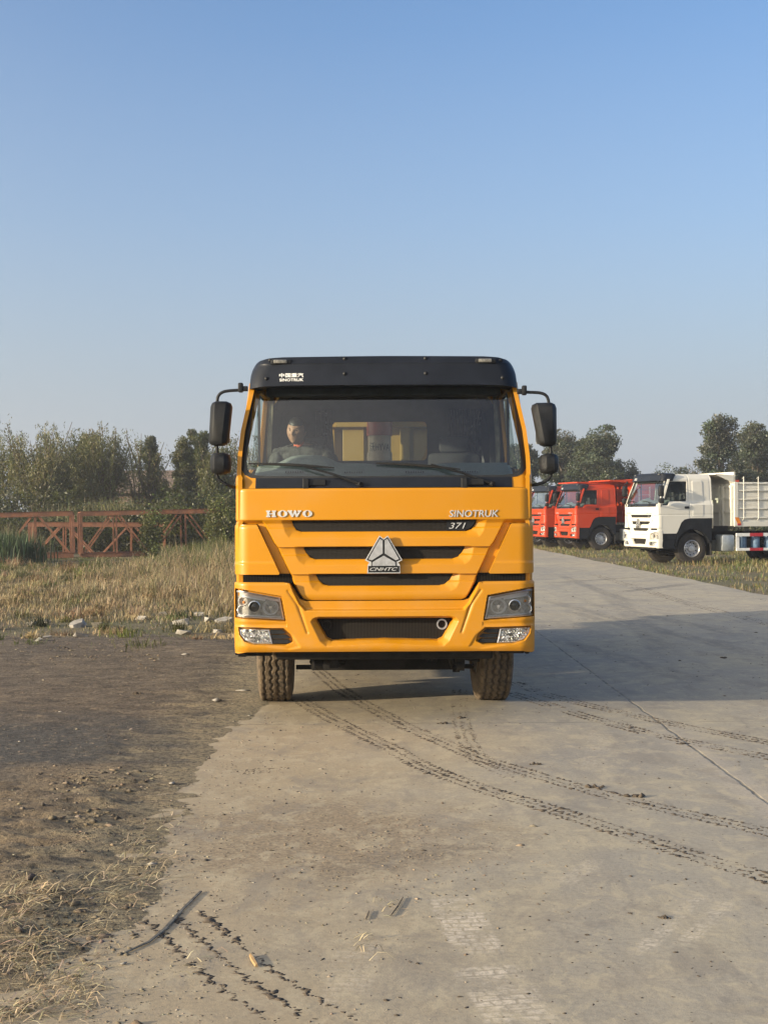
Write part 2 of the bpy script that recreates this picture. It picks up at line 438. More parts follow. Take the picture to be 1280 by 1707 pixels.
def build_bumper(tr, mat):
    left = [(386, 971.5), (388, 970), (470, 970.5), (480, 972), (488, 985), (497, 999), (506, 1002), (CX, 1002)]
    bl = [(385, 1000), (385, 1040), (386, 1090), (392, 1090.5), (408, 1087.5), (480, 1086.5), (CX, 1086)]
    loop = left + [(2 * CX - x, y) for x, y in reversed(left[:-1])] + [(2 * CX - x, y) for x, y in bl[:-1]] + list(reversed(bl))
    out = [PX(p, 0.02) for p in loop]
    def LL(p): return [PX(q, .02) for q in p]
    C = LL(full([(474, 960), (487, 985), (499, 1008), (506, 1016.5), (CX, 1016.5), (CX, 960)][:-1])[:]) if False else LL([(474, 950), (487, 985), (497, 1006), (507, 1016.5), (770, 1016.5), (780, 1006), (790, 985), (803, 950)])
    T1 = [(478, 985), (492, 1006), (510, 1054), (497, 1012)]
    HL = [(388, 981.5), (397, 982), (466, 994), (473, 1034.5), (388, 1029.5)]
    FG = [(394, 1046), (470, 1047.5), (482, 1058), (486, 1069), (474, 1074.5), (425, 1074), (405, 1069), (396, 1058)]
    FC = [(470, 1047), (486, 1060), (497, 1078), (478, 1082), (440, 1076), (486, 1069), (480, 1056)]
    IO = LL(full([(530, 1027.5), (520, 1029.5), (515, 1036), (531, 1069), (541, 1077.5), (CX, 1072)]))
    II = LL(full([(526, 1031), (524, 1034), (541, 1064), (550, 1068.5), (CX, 1066)]))
    def both(pg):
        return LL(pg), LL([(2 * CX - x, y) for x, y in pg])
    def fn(x, z):
        P = np.stack([x, z], 1); py = HZ - (z - CH) * F / (D0 + .02)
        y = yb(x, 1.11, .14)
        y = y + .055 * sm(sdf(P, C), .007)
        for pg in both(T1): y = y + .018 * sm(sdf(P, pg), .02)
        for pg in both(HL): y = y + .11 * sm(sdf(P, pg), .005)
        for pg in both(FC): y = y + .010 * sm(sdf(P, pg), .012)
        for pg in both(FG): y = y + .06 * sm(sdf(P, pg), .005)
        ib = inside(P, IO); isl = inside(P, II)
        dO, _ = seg_d(P, IO); dS, _ = seg_d(P, II); fr = dO / (dO + dS + 1e-6)
        y = y + np.where(ib & ~isl, .05 * fr ** 1.0, 0) + np.where(isl, .05 + .10 * np.clip(dS / .006, 0, 1), 0)
        y = y + .03 * np.clip((py - 1076) / 12, 0, 1) ** 2
        y = y + .006 * sm((np.abs(py - 1041) - 3.0) / 200, .012) * (np.abs(x) > .8)
        y = y + .012 * np.clip((975 - py) / 5, 0, 1) ** 2 * (np.abs(x) > .8)
        return x, y, z
    b = hf_obj('bumper', mat, tr, out, fn, .0052, rim=(0, .12, 0))
    hf_obj('intake_mesh', 'fins', tr, II, lambda x, z: (x, yb(x) + .128, z), .03, smooth=False)
    for s in (-1, 1):
        m = MB(); cx, cz = PX((CX + s * 96, 1042)); cx += 0
        m.lathe([(0, .030), (-.02, .034), (-.02, .044), (.02, .044)], (cx, .135, cz), 'y', 24)
        m.build('tow_eye', 'black_metal' if s < 0 else 'silver', tr, True)
    return b

def build_lights(tr):
    for s in (-1, 1):
        def Q(px, py, yl): 
            x, z = PX((px, py), .05); return ((x if s < 0 else -x), yl, z)
        def poly(pts, y): return [Q(a, b, y) for a, b in pts]
        # headlight body
        hp = [(387, 984), (398, 984), (464.5, 995.5), (471.5, 1032.5), (388, 1028)]
        def bx(px): 
            x = (px - CX) * (D0 + .05) / F; return float(yb(np.array([x]), 1.11, .14)[0])
        dens = []
        for i in range(len(hp)):
            a, b = hp[i], hp[(i + 1) % len(hp)]
            for k in range(8): dens.append((a[0] + (b[0] - a[0]) * k / 8, a[1] + (b[1] - a[1]) * k / 8))
        m = MB(); n = len(dens)
        cxm = sum(p[0] for p in dens) / n; cym = sum(p[1] for p in dens) / n
        inner = [(cxm + (p[0] - cxm) * .94, cym + (p[1] - cym) * .86) for p in dens]
        vs = [Q(a, b, bx(a) + .030) for a, b in dens] + [Q(a, b, bx(a) + .024) for a, b in inner]
        m.add(vs, [(i, (i + 1) % n, n + (i + 1) % n, n + i) for i in range(n)])
        hl = m.build('headlight', 'silver', tr, True)
        m = MB(); X, f = hf([(a, b) for a, b in inner], lambda u, v: (u, v, u * 0), 1.2)
        vs = [Q(a, b, bx(a) + .052) for a, b, _ in X]; m.add(vs, f.tolist()); m.build('lamp_housing', 'lamp_grey', hl, True)
        m = MB()   # chrome strips above and below
        for (a0, b0, a1, b1) in ((398, 988, 463, 1000), (400, 992.5, 440, 998.5), (393, 1024.5, 466, 1028.5)):
            k = 10; vs = []
            for i in range(k + 1):
                t = i / k; a = a0 + (a1 - a0) * t; b = b0 + (b1 - b0) * t
                vs += [Q(a, b - 2.3, bx(a) + .062), Q(a, b + 2.3, bx(a) + .024)]
            m.add(vs, [(2 * i, 2 * i + 2, 2 * i + 3, 2 * i + 1) for i in range(k)])
        m.build('chrome_strip', 'lamp_strip', hl, True)
        def bowl(px, py, r, nm, y0, depth=.035, mat='reflector'):
            c = Q(px, py, y0); R = r * D0 / F; m = MB()
            m.lathe([(-.006, R * 1.06), (-.008, R), (.006, R * .92), (depth * .7, R * .6), (depth, R * .25), (depth, .001)], c, 'y', 28)
            return m.build(nm, mat, hl, True)
        bowl(448.5, 1012, 12.6, 'main_reflector', bx(448) + .040)
        m = MB(); c = Q(448.5, 1012, bx(448) + .045); m.lathe([(-.012, .001), (-.012, .014), (.02, .018)], c, 'y', 12)
        for a in range(3):
            an = a * 2.1 + .5; m.tube([c, (c[0] + .045 * cos(an), c[1] + .01, c[2] + .045 * sin(an))], .006, 6)
        m.build('bulb', 'chrome', hl, True)
        c = Q(421.3, 1010.7, bx(421) + .036); R = 9 * D0 / F; m = MB()
        m.lathe([(.01, R * 1.12), (-.008, R * 1.12), (-.010, R * .98), (.006, R * .9)], c, 'y', 28); m.build('projector_ring', 'chrome', hl, True)
        m = MB(); m.lathe([(.004, R * .9), (-.002, R * .75), (-.008, R * .45), (-.011, .001)], c, 'y', 28); m.build('projector_lens', M_LENSDARK, hl, True)
        bowl(402, 1001.5, 7.5, 'turn_reflector', bx(402) + .042, .03)
        m = MB(); c = Q(403, 1003.5, bx(402) + .055); m.lathe([(-.02, .001), (-.016, .010), (0, .013), (.02, .013)], c, 'y', 12); m.build('amber_bulb', 'amber', hl, True)
        bowl(400.5, 1016.5, 8, 'side_reflector', bx(400) + .042, .03)
        X, f = hf([(a, b) for a, b in dens], lambda u, v: (u, v, u * 0), 2.0)
        vs = []
        for a, b, _ in X: vs.append(Q(a, b, bx(a) + .022))
        m = MB(); m.add(vs, f.tolist()); m.build('lens_cover', 'lens', hl, True)
        # fog lamp
        fp = [(396, 1048), (446, 1049), (451.5, 1072.8), (421, 1072), (406, 1067), (397.5, 1057)]
        X, f = hf(fp, lambda u, v: (u, v, u * 0), 1.5)
        m = MB(); m.add([Q(a, b, bx(a) + .032 + .006 * sin(a * 1.3) * cos(b * 1.1)) for a, b, _ in X], f.tolist())
        fg = m.build('fog_lamp', 'fogglass', tr, False)
        n = len(fp); vs = [Q(a, b, bx(a) + .026) for a, b in fp]; cxm, cym = 423, 1061
        vs += [Q(cxm + (a - cxm) * .93, cym + (b - cym) * .88, bx(a) + .024) for a, b in fp]
        m = MB(); m.add(vs, [(i, (i + 1) % n, n + (i + 1) % n, n + i) for i in range(n)]); m.build('trim_ring', 'silver', fg)
        m = MB()
        for (y0, y1, xe) in ((1049.5, 1056, 474), (1057.5, 1064, 481), (1065.5, 1072, 484)):
            x0 = 447 + (y0 - 1049) * .2
            p = [(x0, y0), (xe - 6, y0), (xe, (y0 + y1) / 2 + 1.5), (xe - 7, y1), (x0 + 1.4, y1)]
            m.prism(p, lambda u, v: Q(u, v, bx(u) + .030), lambda u, v: Q(u, v, bx(u) + .058))
        m.build('fog_lamp_slats', 'black_plastic', tr)
        # dark slotted vent and post between corner panel and bumper
        m = MB(); a = Q(403, 956, .13); b = Q(484, 972, .13)
        m.box(min(a[0], b[0]), max(a[0], b[0]), .115, .16, b[2], a[2]); m.build('corner_vent', 'slats', tr)

def text_obj(s, x0, x1, z0, z1, y, mat, parent, name='lettering', ext=.006, shear=0., bold=0., yaw=0.):
    c = bpy.data.curves.new('t', 'FONT'); c.body = s; c.extrude = .02; c.shear = shear; c.offset = bold; c.resolution_u = 3
    o = bpy.data.objects.new('t', c); COL.objects.link(o); bpy.context.view_layer.update()
    me = bpy.data.meshes.new_from_object(o.evaluated_get(bpy.context.evaluated_depsgraph_get()))
    bpy.data.objects.remove(o); bpy.data.curves.remove(c)
    n = len(me.vertices); V = np.zeros(n * 3); me.vertices.foreach_get('co', V); V = V.reshape(n, 3)
    lo, hi = V.min(0), V.max(0)
    N = np.empty_like(V); N[:, 0] = x0 + (V[:, 0] - lo[0]) / (hi[0] - lo[0]) * (x1 - x0)
    N[:, 2] = z0 + (V[:, 1] - lo[1]) / (hi[1] - lo[1]) * (z1 - z0)
    N[:, 1] = -(V[:, 2] - lo[2]) / (hi[2] - lo[2]) * ext
    yy = y(N[:, 0], N[:, 2]) if callable(y) else y
    N[:, 1] += yy
    me.vertices.foreach_set('co', N.ravel()); me.update()
    me.materials.clear()
    return link_mesh(name, me, mat, parent)

def badge_poly(polys, mat, parent, name, yf, ext, yl=.06):
    m = MB()
    for pg in polys:
        q = [PX(p, yl) for p in pg]
        m.prism(q, lambda u, v: (u, yf(u) - ext, v), lambda u, v: (u, yf(u) + .004, v))
    return m.build(name, mat, parent)

def build_badges(tr, full_detail=True):
    yf = lambda u: float(yb(np.array([u]))[0]) + .05
    # emblem
    E = lambda pts: [(580 + x / 10.667, 880 + y / 10.667) for x, y in pts]
    mir = lambda pts: [(1230 - x, y) for x, y in pts][::-1]
    outl = [(540, 135), (615, 190), (690, 135), (945, 570), (870, 612), (900, 655), (908, 803), (322, 803), (330, 655), (360, 612), (285, 570)]
    inl = [(545, 160), (615, 212), (685, 160), (915, 560), (835, 598), (836, 670), (890, 672), (890, 785), (342, 785), (342, 672), (395, 670), (396, 598), (315, 560)]
    yE = lambda u: .028
    em = badge_poly([E(outl)], 'badge', tr, 'emblem', yE, .02)
    badge_poly([E(inl)], 'black_plastic', em, 'emblem_inset', lambda u: .010, .006)
    a = [(547, 190), (597, 218), (597, 450), (402, 572), (345, 550)]
    badge_poly([E(a), E(mir(a)), E([(615, 490), (815, 605), (820, 668), (410, 668), (413, 605)])], 'silver', em, 'emblem_facet', lambda u: .006, .008)
    x0, z1 = PX(E([(368, 697)])[0]); x1, z0 = PX(E([(858, 757)])[0])
    text_obj('CNHTC', x0, x1, z0, z1, .003, 'badge', em, 'lettering', .004, .35, .012)
    # HOWO in slab serif
    def B(pts, ox, sx=1., oy=850., sy=11.): return [(ox + x * sx, oy + y * sy) for x, y in pts]
    H = [(0, 0), (7, 0), (7, .2), (5.6, .2), (5.6, .42), (11, .42), (11, .2), (9.6, .2), (9.6, 0), (16.6, 0), (16.6, .2), (15.2, .2), (15.2, .8), (16.6, .8), (16.6, 1), (9.6, 1), (9.6, .8), (11, .8), (11, .58), (5.6, .58), (5.6, .8), (7, .8), (7, 1), (0, 1), (0, .8), (1.4, .8), (1.4, .2), (0, .2)]
    W = [(0, 0), (8.5, 0), (8.5, .2), (7.2, .2), (9.3, .62), (11.6, 0), (14.8, 0), (16.6, .6), (19, .2), (17.5, .2), (17.5, 0), (24, 0), (24, .2), (22.4, .2), (17.2, 1), (14.5, 1), (12.4, .45), (10, 1), (7.2, 1), (1.6, .2), (0, .2)]
    def O(cx):
        polys = []
        for sgn in (-1, 1):
            o = [(cx + sgn * 8.2 * cos(t), 855.5 + 5.6 * sin(t)) for t in np.linspace(-pi / 2, pi / 2, 13)]
            i = [(cx + sgn * 3.2 * cos(t), 855.5 + 4.6 * sin(t)) for t in np.linspace(pi / 2, -pi / 2, 13)]
            polys.append(o + i)
        return polys
    badge_poly([B(H, 442)] + O(469.5) + [B(W, 477.5, .98)] + O(511), 'badge', tr, 'name_badge', yf, .010)
    x0, z1 = PX((747, 851)); x1, z0 = PX((829, 862.5))
    text_obj('SINOTRUK', x0, x1, z0, z1, lambda x, z: yb(x) + .05, 'badge', tr, 'maker_badge', .008, .12, .012)
    m = MB(); a = PX((743, 868.5)); b = PX((792, 885.0)); 
    m.prism([a, (b[0], a[1]), PX((784, 880)), PX((772, 885)), PX((743, 885))], lambda u, v: (u, .112, v), lambda u, v: (u, .160, v)); pl = m.build('number_plate_block', 'black_plastic', tr)
    x0, z1 = PX((747, 872)); x1, z0 = PX((775, 882))
    text_obj('371', x0, x1, z0, z1, .111, 'badge', pl, 'lettering', .006, .3, .0)

WY0, WY1, WZ0, WZ1 = .13, .47, 2.02, 2.93
def wy(x, z, off=0.):
    ax = np.abs(x); y = WY0 + (z - WZ0) * (WY1 - WY0) / (WZ1 - WZ0) + .055 * (ax / 1.2) ** 2
    edge = 1.225 - np.clip(z - 2.0, 0, 2) * .087
    t = np.clip(ax - (edge - .085), 0, .0845); R = .085
    return y + R - np.sqrt(R * R - t * t) + off
def PW(p):
    """photo point to (x,z) on the windscreen slope"""
    yl = .2
    for _ in range(4):
        z = CH + (HZ - p[1]) * (D0 + yl) / F; yl = WY0 + (z - WZ0) * (WY1 - WY0) / (WZ1 - WZ0)
    return ((p[0] - CX) * (D0 + yl) / F, z)

def build_greenhouse(tr, mat, dark=True):
    frame = [PW(p) for p in full([(414, 630), (392, 788), (390.5, 813), (424, 813), (424, 797), (CX, 799)])]
    # outline clockwise: add top
    top = [PW((414, 630)), PW((863, 630))]
    seal = [PW(p) for p in full([(421.5, 630), (399, 768), (400, 781), (406, 790), (416, 795), (432, 796.5), (CX, 797.5)])]
    fo = [PW(p) for p in full([(413, 636), (392, 788), (390.5, 813), (424.5, 813), (424.5, 799.5), (CX, 801)])]
    so_ = [PW(p) for p in full([(420, 600), (399, 768), (400, 781), (406, 790), (416, 795), (432, 796.5), (CX, 797.5)])]
    hf_obj('windscreen_frame', mat, tr, fo, lambda x, z: (x, wy(x, z), z), .012, holes=[so_], rim=(0, .05, 0))
    gl = [PW(p) for p in full([(428.5, 637), (409, 768), (410, 780), (415, 787), (424, 791), (440, 792.5), (CX, 793.5)])]
    gx = [PW(p) for p in full([(428.5, 600), (409, 768), (410, 780), (415, 787), (424, 791), (440, 792.5), (CX, 793.5)])]
    sl2 = [PW(p) for p in full([(420.5, 637), (399, 768), (400, 781), (406, 790), (416, 795), (432, 796.5), (CX, 797.5)])]
    hf_obj('windscreen_seal', 'rubber', tr, sl2, lambda x, z: (x, wy(x, z, -.004) * 1., z), .008, holes=[gx], rim=(0, .02, 0))
    hf_obj('windscreen', 'glass', tr, gl, lambda x, z: (x, wy(x, z, .012), z), .03)
    # wiper cowl
    m = MB(); a = PW((424.5, 796)); b = PW((424.5, 812.5))
    xs = np.linspace(a[0], -a[0], 17)
    vs = []
    for x in xs: 
        y = .06 * (x / 1.2) ** 2
        vs += [(x, y + .118, a[1] + .0), (x, y + .085, b[1]), (x, y + .2, b[1] - .02)]
    m.add(vs, [f for i in range(16) for f in ((3 * i, 3 * i + 3, 3 * i + 4, 3 * i + 1), (3 * i + 1, 3 * i + 4, 3 * i + 5, 3 * i + 2))])
    m.build('wiper_cowl', 'visor', tr, True)
    for (bx0, by0, bx1, by1, ex, ey, jx, jy, kx) in ((413, 771.5, 556, 779.5, 598, 806, 500, 775, 510), (626, 772, 766, 783, 818, 806.5, 717, 774.5, 773)):
        def W(px, py, o): 
            x, z = PW((px, py)); return (x, float(wy(np.array([x]), np.array([z]))[0]) - o, z)
        w_ = MB(); w_.tube([W(ex, ey, .03), W((ex + jx) / 2, (ey + jy) / 2 - 2, .045), W(jx, jy, .035)], [.014, .010, .006], 8)
        w_.tube([W(ex - 4, ey, .0), W(ex + 3, ey + 1, .045)], .02, 10)
        wp = w_.build('wiper', 'black_plastic', tr, True)
        m = MB(); m.tube([W(bx0 + (bx1 - bx0) * t, by0 + (by1 - by0) * t - 1.5 * sin(pi * t), .018) for t in np.linspace(0, 1, 9)], [.006, .009, .011, .012, .013, .012, .011, .009, .005], 6); m.build('blade', 'rubber', wp, True)
        m = MB(); c = W(kx, 803, .01); m.box(c[0] - .015, c[0] + .16, c[1] - .03, c[1] + .05, c[2] - .03, c[2] + .02, .006)
        m.box(c[0] - .03, c[0] + .02, c[1] - .05, c[1] + .05, c[2] - .055, c[2] + .03, .006); m.build('hinge_bracket', 'black_plastic', tr)

def build_visor(tr, detail=True):
    def VY(x, z):
        t = (z - 2.75) / .3; y = .26 + .10 * t + .09 * np.clip(t - .8, 0, 1) ** 2 * 6
        ax = np.abs(x); edge = 1.155 - .10 * np.clip(t, 0, 1) ** 2.5
        k = np.clip(ax - (edge - .16), 0, .159); R = .16
        return y + .06 * (ax / 1.2) ** 2 + R - np.sqrt(R * R - k * k) - .006 * (np.abs(z - 2.985) < .006)
    def PV(p):
        yl = .3; return ((p[0] - CX) * (D0 + yl) / F, CH + (HZ - p[1]) * (D0 + yl) / F)
    o = [PV(p) for p in full([(413, 644), (415, 622), (418, 609), (423, 601), (430, 597), (445, 593.8), (470, 592), (CX, 591.3)])]
    lo = [PV(p) for p in [(470, 641.5), (CX, 641)]] 
    o = [PV(p) for p in full([(CX, 641.5), (480, 641.8), (440, 643), (413.5, 645.5), (415, 622), (418, 609), (423, 601), (430, 597), (445, 593.8), (470, 592.3), (CX, 591.5)][1:])]
    v = hf_obj('sun_visor', 'visor', tr, o, lambda x, z: (x, VY(x, z), z), .012, rim=lambda X: X + np.stack([-.0 * X[:, 0], .32 + 0 * X[:, 1], .0 * X[:, 2]], 1))
    yv = lambda x, z: float(VY(np.array([x]), np.array([z]))[0])
    for px, py in ((449, 597.5), (443.5, 629.5), (574.5, 596.5), (574.5, 622.5), (709.5, 596.5), (709.5, 622.5), (838, 630), (836, 600)):
        x, z = PV((px, py)); m = MB(); m.lathe([(-.016, .001), (-.014, .008), (-.006, .017), (.01, .018)], (x, yv(x, z), z), 'y', 12); m.build('screw_cap', 'black_plastic', v, True)
    for px in (467.5, 810):
        x, z = PV((px, 600.8)); y = yv(x, z); m = MB(); m.box(x - .088, x + .088, y - .022, y + .04, z - .024, z + .022, .012); lp = m.build('clearance_lamp', 'black_plastic', v, True)
        m = MB(); m.box(x - .062, x + .05, y - .034, y + .0, z - .014, z + .016, .006); m.build('lens', 'clearlens', lp, True)
    if detail:
        x0, z1 = PV((464.8, 620.5)); x1, z0 = PV((505.5, 627.8))
        text_obj('中国重汽', x0, x1, z0, z1, lambda x, z: VY(x, z), 'white', v, 'lettering', .004, 0, .02)
        x0, z1 = PV((465.5, 629.7)); x1, z0 = PV((505.5, 634.6))
        text_obj('SINOTRUK', x0, x1, z0, z1, lambda x, z: VY(x, z), 'white', v, 'lettering', .004, 0, .02)

def build_cab_shell(tr, mat):
    side = [(.14, 1.06), (.12, 2.0), (.17, 2.04), (.48, 2.93), (.60, 3.0), (2.15, 3.0), (2.15, 1.54), (1.30, 1.54), (1.10, 1.50), (.98, 1.40), (.84, 1.10), (.80, 1.04), (.14, 1.04)]
    hole = round_poly([(.27, 1.97), (.50, 1.97), (.58, 2.10), (1.20, 2.10), (1.24, 2.76), (.53, 2.76)], .03)
    pan1 = round_poly([(1.44, 2.07), (1.82, 2.07), (1.82, 2.78), (1.44, 2.78)], .05); pan2 = round_poly([(1.40, 1.6), (1.80, 1.6), (1.80, 1.99), (1.40, 1.99)], .03)
    for s in (-1, 1):
        def fn(u, v):
            x = 1.235 - np.clip(v - 2.0, 0, 2) * .087
            P = np.stack([u, v], 1)
            x = x - .16 * np.clip((v - 2.80) / .2, 0, 1) ** 2
            x = x - .075 * np.clip((v - 1.98) / .14, 0, 1) * np.clip((u - .30) / .25, 0, 1)
            x = x - .02 * sm(sdf(P, hole), .02)
            x = x - .012 * (np.abs(u - 1.31) < .013) - .010 * (np.abs(v - 1.665) < .012) - .008 * (np.abs(u - 2.08) < .01)
            x = x + .014 * sm(sdf(P, pan1), .012) + .008 * sm(sdf(P, pan2), .01)
            x = x - .03 * np.clip((.24 - u) / .1, 0, 1) ** 2
            return s * x, u, v
        sp = hf_obj('cab_side', mat, tr, side, fn, .02, holes=[hole], rim=(-s * .035, 0, 0))
        gx, gf = hf(hole, lambda u, v: (s * (1.235 - .105 - np.clip(v - 2.0, 0, 2) * .087), u, v), .05)
        link_mesh('side_window', np_mesh(gx, gf), 'side_glass', sp)
        m = MB(); fr = [(a, b) for a, b in hole]; cx_ = .78; cz_ = 2.4; n = len(fr)
        pt = lambda u, v, o: (s * (1.235 - .09 + o - max(0, v - 2.0) * .087), u, v)
        vs = [pt(a, b, .006) for a, b in fr] + [pt(cx_ + (a - cx_) * .955, cz_ + (b - cz_) * .94, .006) for a, b in fr]
        m.add(vs, [(i, (i + 1) % n, n + (i + 1) % n, n + i) for i in range(n)]); m.box(s * 1.07, s * 1.09, .66, .69, 2.1, 2.74)
        m.build('window_seal', 'rubber', sp)
        m = MB(); m.box(s * 1.23, s * 1.262, 1.10, 1.26, 1.86, 1.935, .012); m.box(s * 1.232, s * 1.268, 1.11, 1.25, 1.875, 1.895, .006); m.build('door_handle', 'black_plastic', sp)
        # steps, arch
        m = MB()
        m.prism([(.26, 1.04), (.80, 1.04), (.74, .70), (.72, .56), (.26, .56)], lambda u, v: (s * 1.215, u, v), lambda u, v: (s * .95, u, v))
        m.box(s * 1.0, s * 1.245, .30, .76, .54, .60, .01); m.box(s * 1.0, s * 1.235, .30, .80, .84, .87, .005); m.build('step_box', 'black_plastic', tr)
        arc = [(1.42 + .62 * cos(t), .56 + .62 * sin(t)) for t in np.linspace(radians(15), radians(172), 22)]
        outr = [(.76, .62), (.82, 1.0), (.92, 1.28), (1.06, 1.47), (1.20, 1.56), (2.12, 1.56), (2.12, 1.36), (2.06, .74)]
        m = MB(); m.prism(arc + outr, lambda u, v: (s * 1.225, u, v), lambda u, v: (s * .82, u, v)); m.build('wheel_arch', 'black_plastic', tr)
    # roof, back wall, floor
    m = MB(); out = []
    X, f = hf([(-.93, .44), (.93, .44), (.93, 2.15), (-.93, 2.15)], lambda u, v: (u, v, 2.985 + .035 * (1 - (np.abs(u) / 1.15) ** 4) - .05 * np.clip((.6 - v) / .18, 0, 1) ** 2), .06, rim=(0, 0, -.06))
    link_mesh('roof', np_mesh(X, f, True), mat, tr)
    bw = [(-1.23, 1.2), (-1.23, 1.96), (-1.13, 2.12), (-.93, 2.99), (.93, 2.99), (1.13, 2.12), (1.23, 1.96), (1.23, 1.2)]
    yw = 2.13
    def PB(p): return ((p[0] - CX) * (D0 + yw) / F, CH + (HZ - p[1]) * (D0 + yw) / F)
    wh = round_poly([PB(p) for p in ((552.5, 703.5), (710.5, 703.5), (710.5, 768), (558, 768))], .05)
    for nm, yy, mt in (('back_wall', 2.14, mat), ('back_lining', 2.10, 'interior')):
        X, f = hf(bw, lambda u, v: (u, u * 0 + yy, v), .03, holes=[wh]); link_mesh(nm, np_mesh(X, f), mt, tr)
    X, f = hf(wh, lambda u, v: (u, u * 0 + 2.12, v), .1); link_mesh('rear_window', np_mesh(X, f), 'side_glass', tr)
    m = MB(); m.box(-1.19, 1.19, .3, 2.12, 1.18, 1.24); m.build('cab_floor', 'interior', tr)
    m = MB()
    m.box(-.98, .98, .44, 2.1, 2.90, 2.93); m.box(-1.0, 1.0, .50, .62, 2.72, 2.92, .02); m.build('headliner', 'interior', tr)
    # dark lining around the cab behind the doors and low on the doors
    for s in (-1, 1):
        m = MB(); m.prism([(1.05, 1.24), (1.05, 2.45), (1.01, 2.70), (.86, 2.92), (.84, 2.92), (.99, 2.69), (1.03, 2.44), (1.03, 1.24)], lambda u, v: (s * u, 1.33, v), lambda u, v: (s * u, 2.1, v))
        m.box(s * 1.13, s * 1.165, .25, 1.33, 1.24, 1.95); m.build('side_lining', 'interior', tr)
        m = MB(); m.prism([(1.06, 1.95), (1.06, 2.4), (1.03, 2.78), (1.00, 2.78), (1.02, 2.4), (1.03, 1.95)], lambda u, v: (s * u, 1.25, v), lambda u, v: (s * u, 1.325, v)); m.build('door_pillar', 'pillar', tr)
    m = MB(); m.box(-1.0, 1.0, .22, .40, .62, 1.95); m.build('light_block_backing', 'black_metal', tr)  # unseen black backing added behind the front panels to block light

def build_interior(tr, people):
    def dz(x, t):
        z = 2.0 + .155 * t ** .8
        z += .075 * np.exp(-((x + .66) / .22) ** 4) * np.clip((t - .25) / .4, 0, 1)
        z -= .02 * np.exp(-((x - .2) / .3) ** 4) * np.clip((t - .6) / .3, 0, 1)
        return z
    def fn(u, t): return u, .20 + .52 * t + .04 * (np.abs(u) / 1.1) ** 2, dz(u, t)
    X, f = hf([(-1.09, 0), (1.09, 0), (1.09, 1), (-1.09, 1)], fn, .03, rim=(0, .03, -.55))
    d = link_mesh('dashboard', np_mesh(X, f, True), 'dash', tr)
    for px in (490, 588, 690, 780):
        m = MB()
        for k in range(8):
            x = (px - 14 + k * 4 - CX) * (D0 + .35) / F; z = float(dz(np.array([x]), np.array([.28]))[0])
            m.box(x - .005, x + .005, .33, .36, z + .002, z + .014)
        m.build('defrost_vent', 'black_plastic', d)
    for sx in (-.68, .66):
        m = MB(); m.box(sx - .26, sx + .26, 1.12, 1.62, 1.50, 1.68, .05); st = m.build('seat', 'seat', tr, True)
        m = MB(); m.box(sx - .25, sx + .25, 1.56, 1.70, 1.62, 2.28, .05); m.box(sx - .14, sx + .14, 1.60, 1.70, 2.28, 2.44, .04); m.build('backrest', 'seat', st, True)
    # steering wheel, right-hand drive
    m = MB(); c = Vector((-.68, .86, 2.0)); ax = Vector((0, -.55, .83)).normalized(); e1 = Vector((1, 0, 0)); e2 = ax.cross(e1)
    ring = [c + e1 * .23 * cos(t) + e2 * .23 * sin(t) for t in np.linspace(0, 2 * pi, 33)]
    m.tube(ring, .014, 8, False); m.tube([c - e1 * .22, c, c + e1 * .22], .014, 6); m.tube([c, c - e2 * .21], .014, 6); m.tube([c + ax * .01, c - ax * .5], .04, 8)
    m.build('steering_wheel', 'black_plastic', tr, True)
    # plastic-wrapped curtain strips
    for x0, x1, n in ((-.66, -.49, 9), (.62, .95, 12)):
        vs = []; m = MB()
        for i in range(n * 4 + 1):
            x = x0 + (x1 - x0) * i / (n * 4); y = 2.04 + .016 * sin(i * pi / 2) + .006 * sin(i * 1.3)
            vs += [(x, y, 2.72), (x + .01 * sin(i), y - .004, 2.40), (x + .03 * sin(i * .7), y - .01, 2.2)]
        m.add(vs, [q for i in range(n * 4) for q in ((3 * i, 3 * i + 3, 3 * i + 4, 3 * i + 1), (3 * i + 1, 3 * i + 4, 3 * i + 5, 3 * i + 2))])
        m.build('curtain', 'curtain', tr, True)

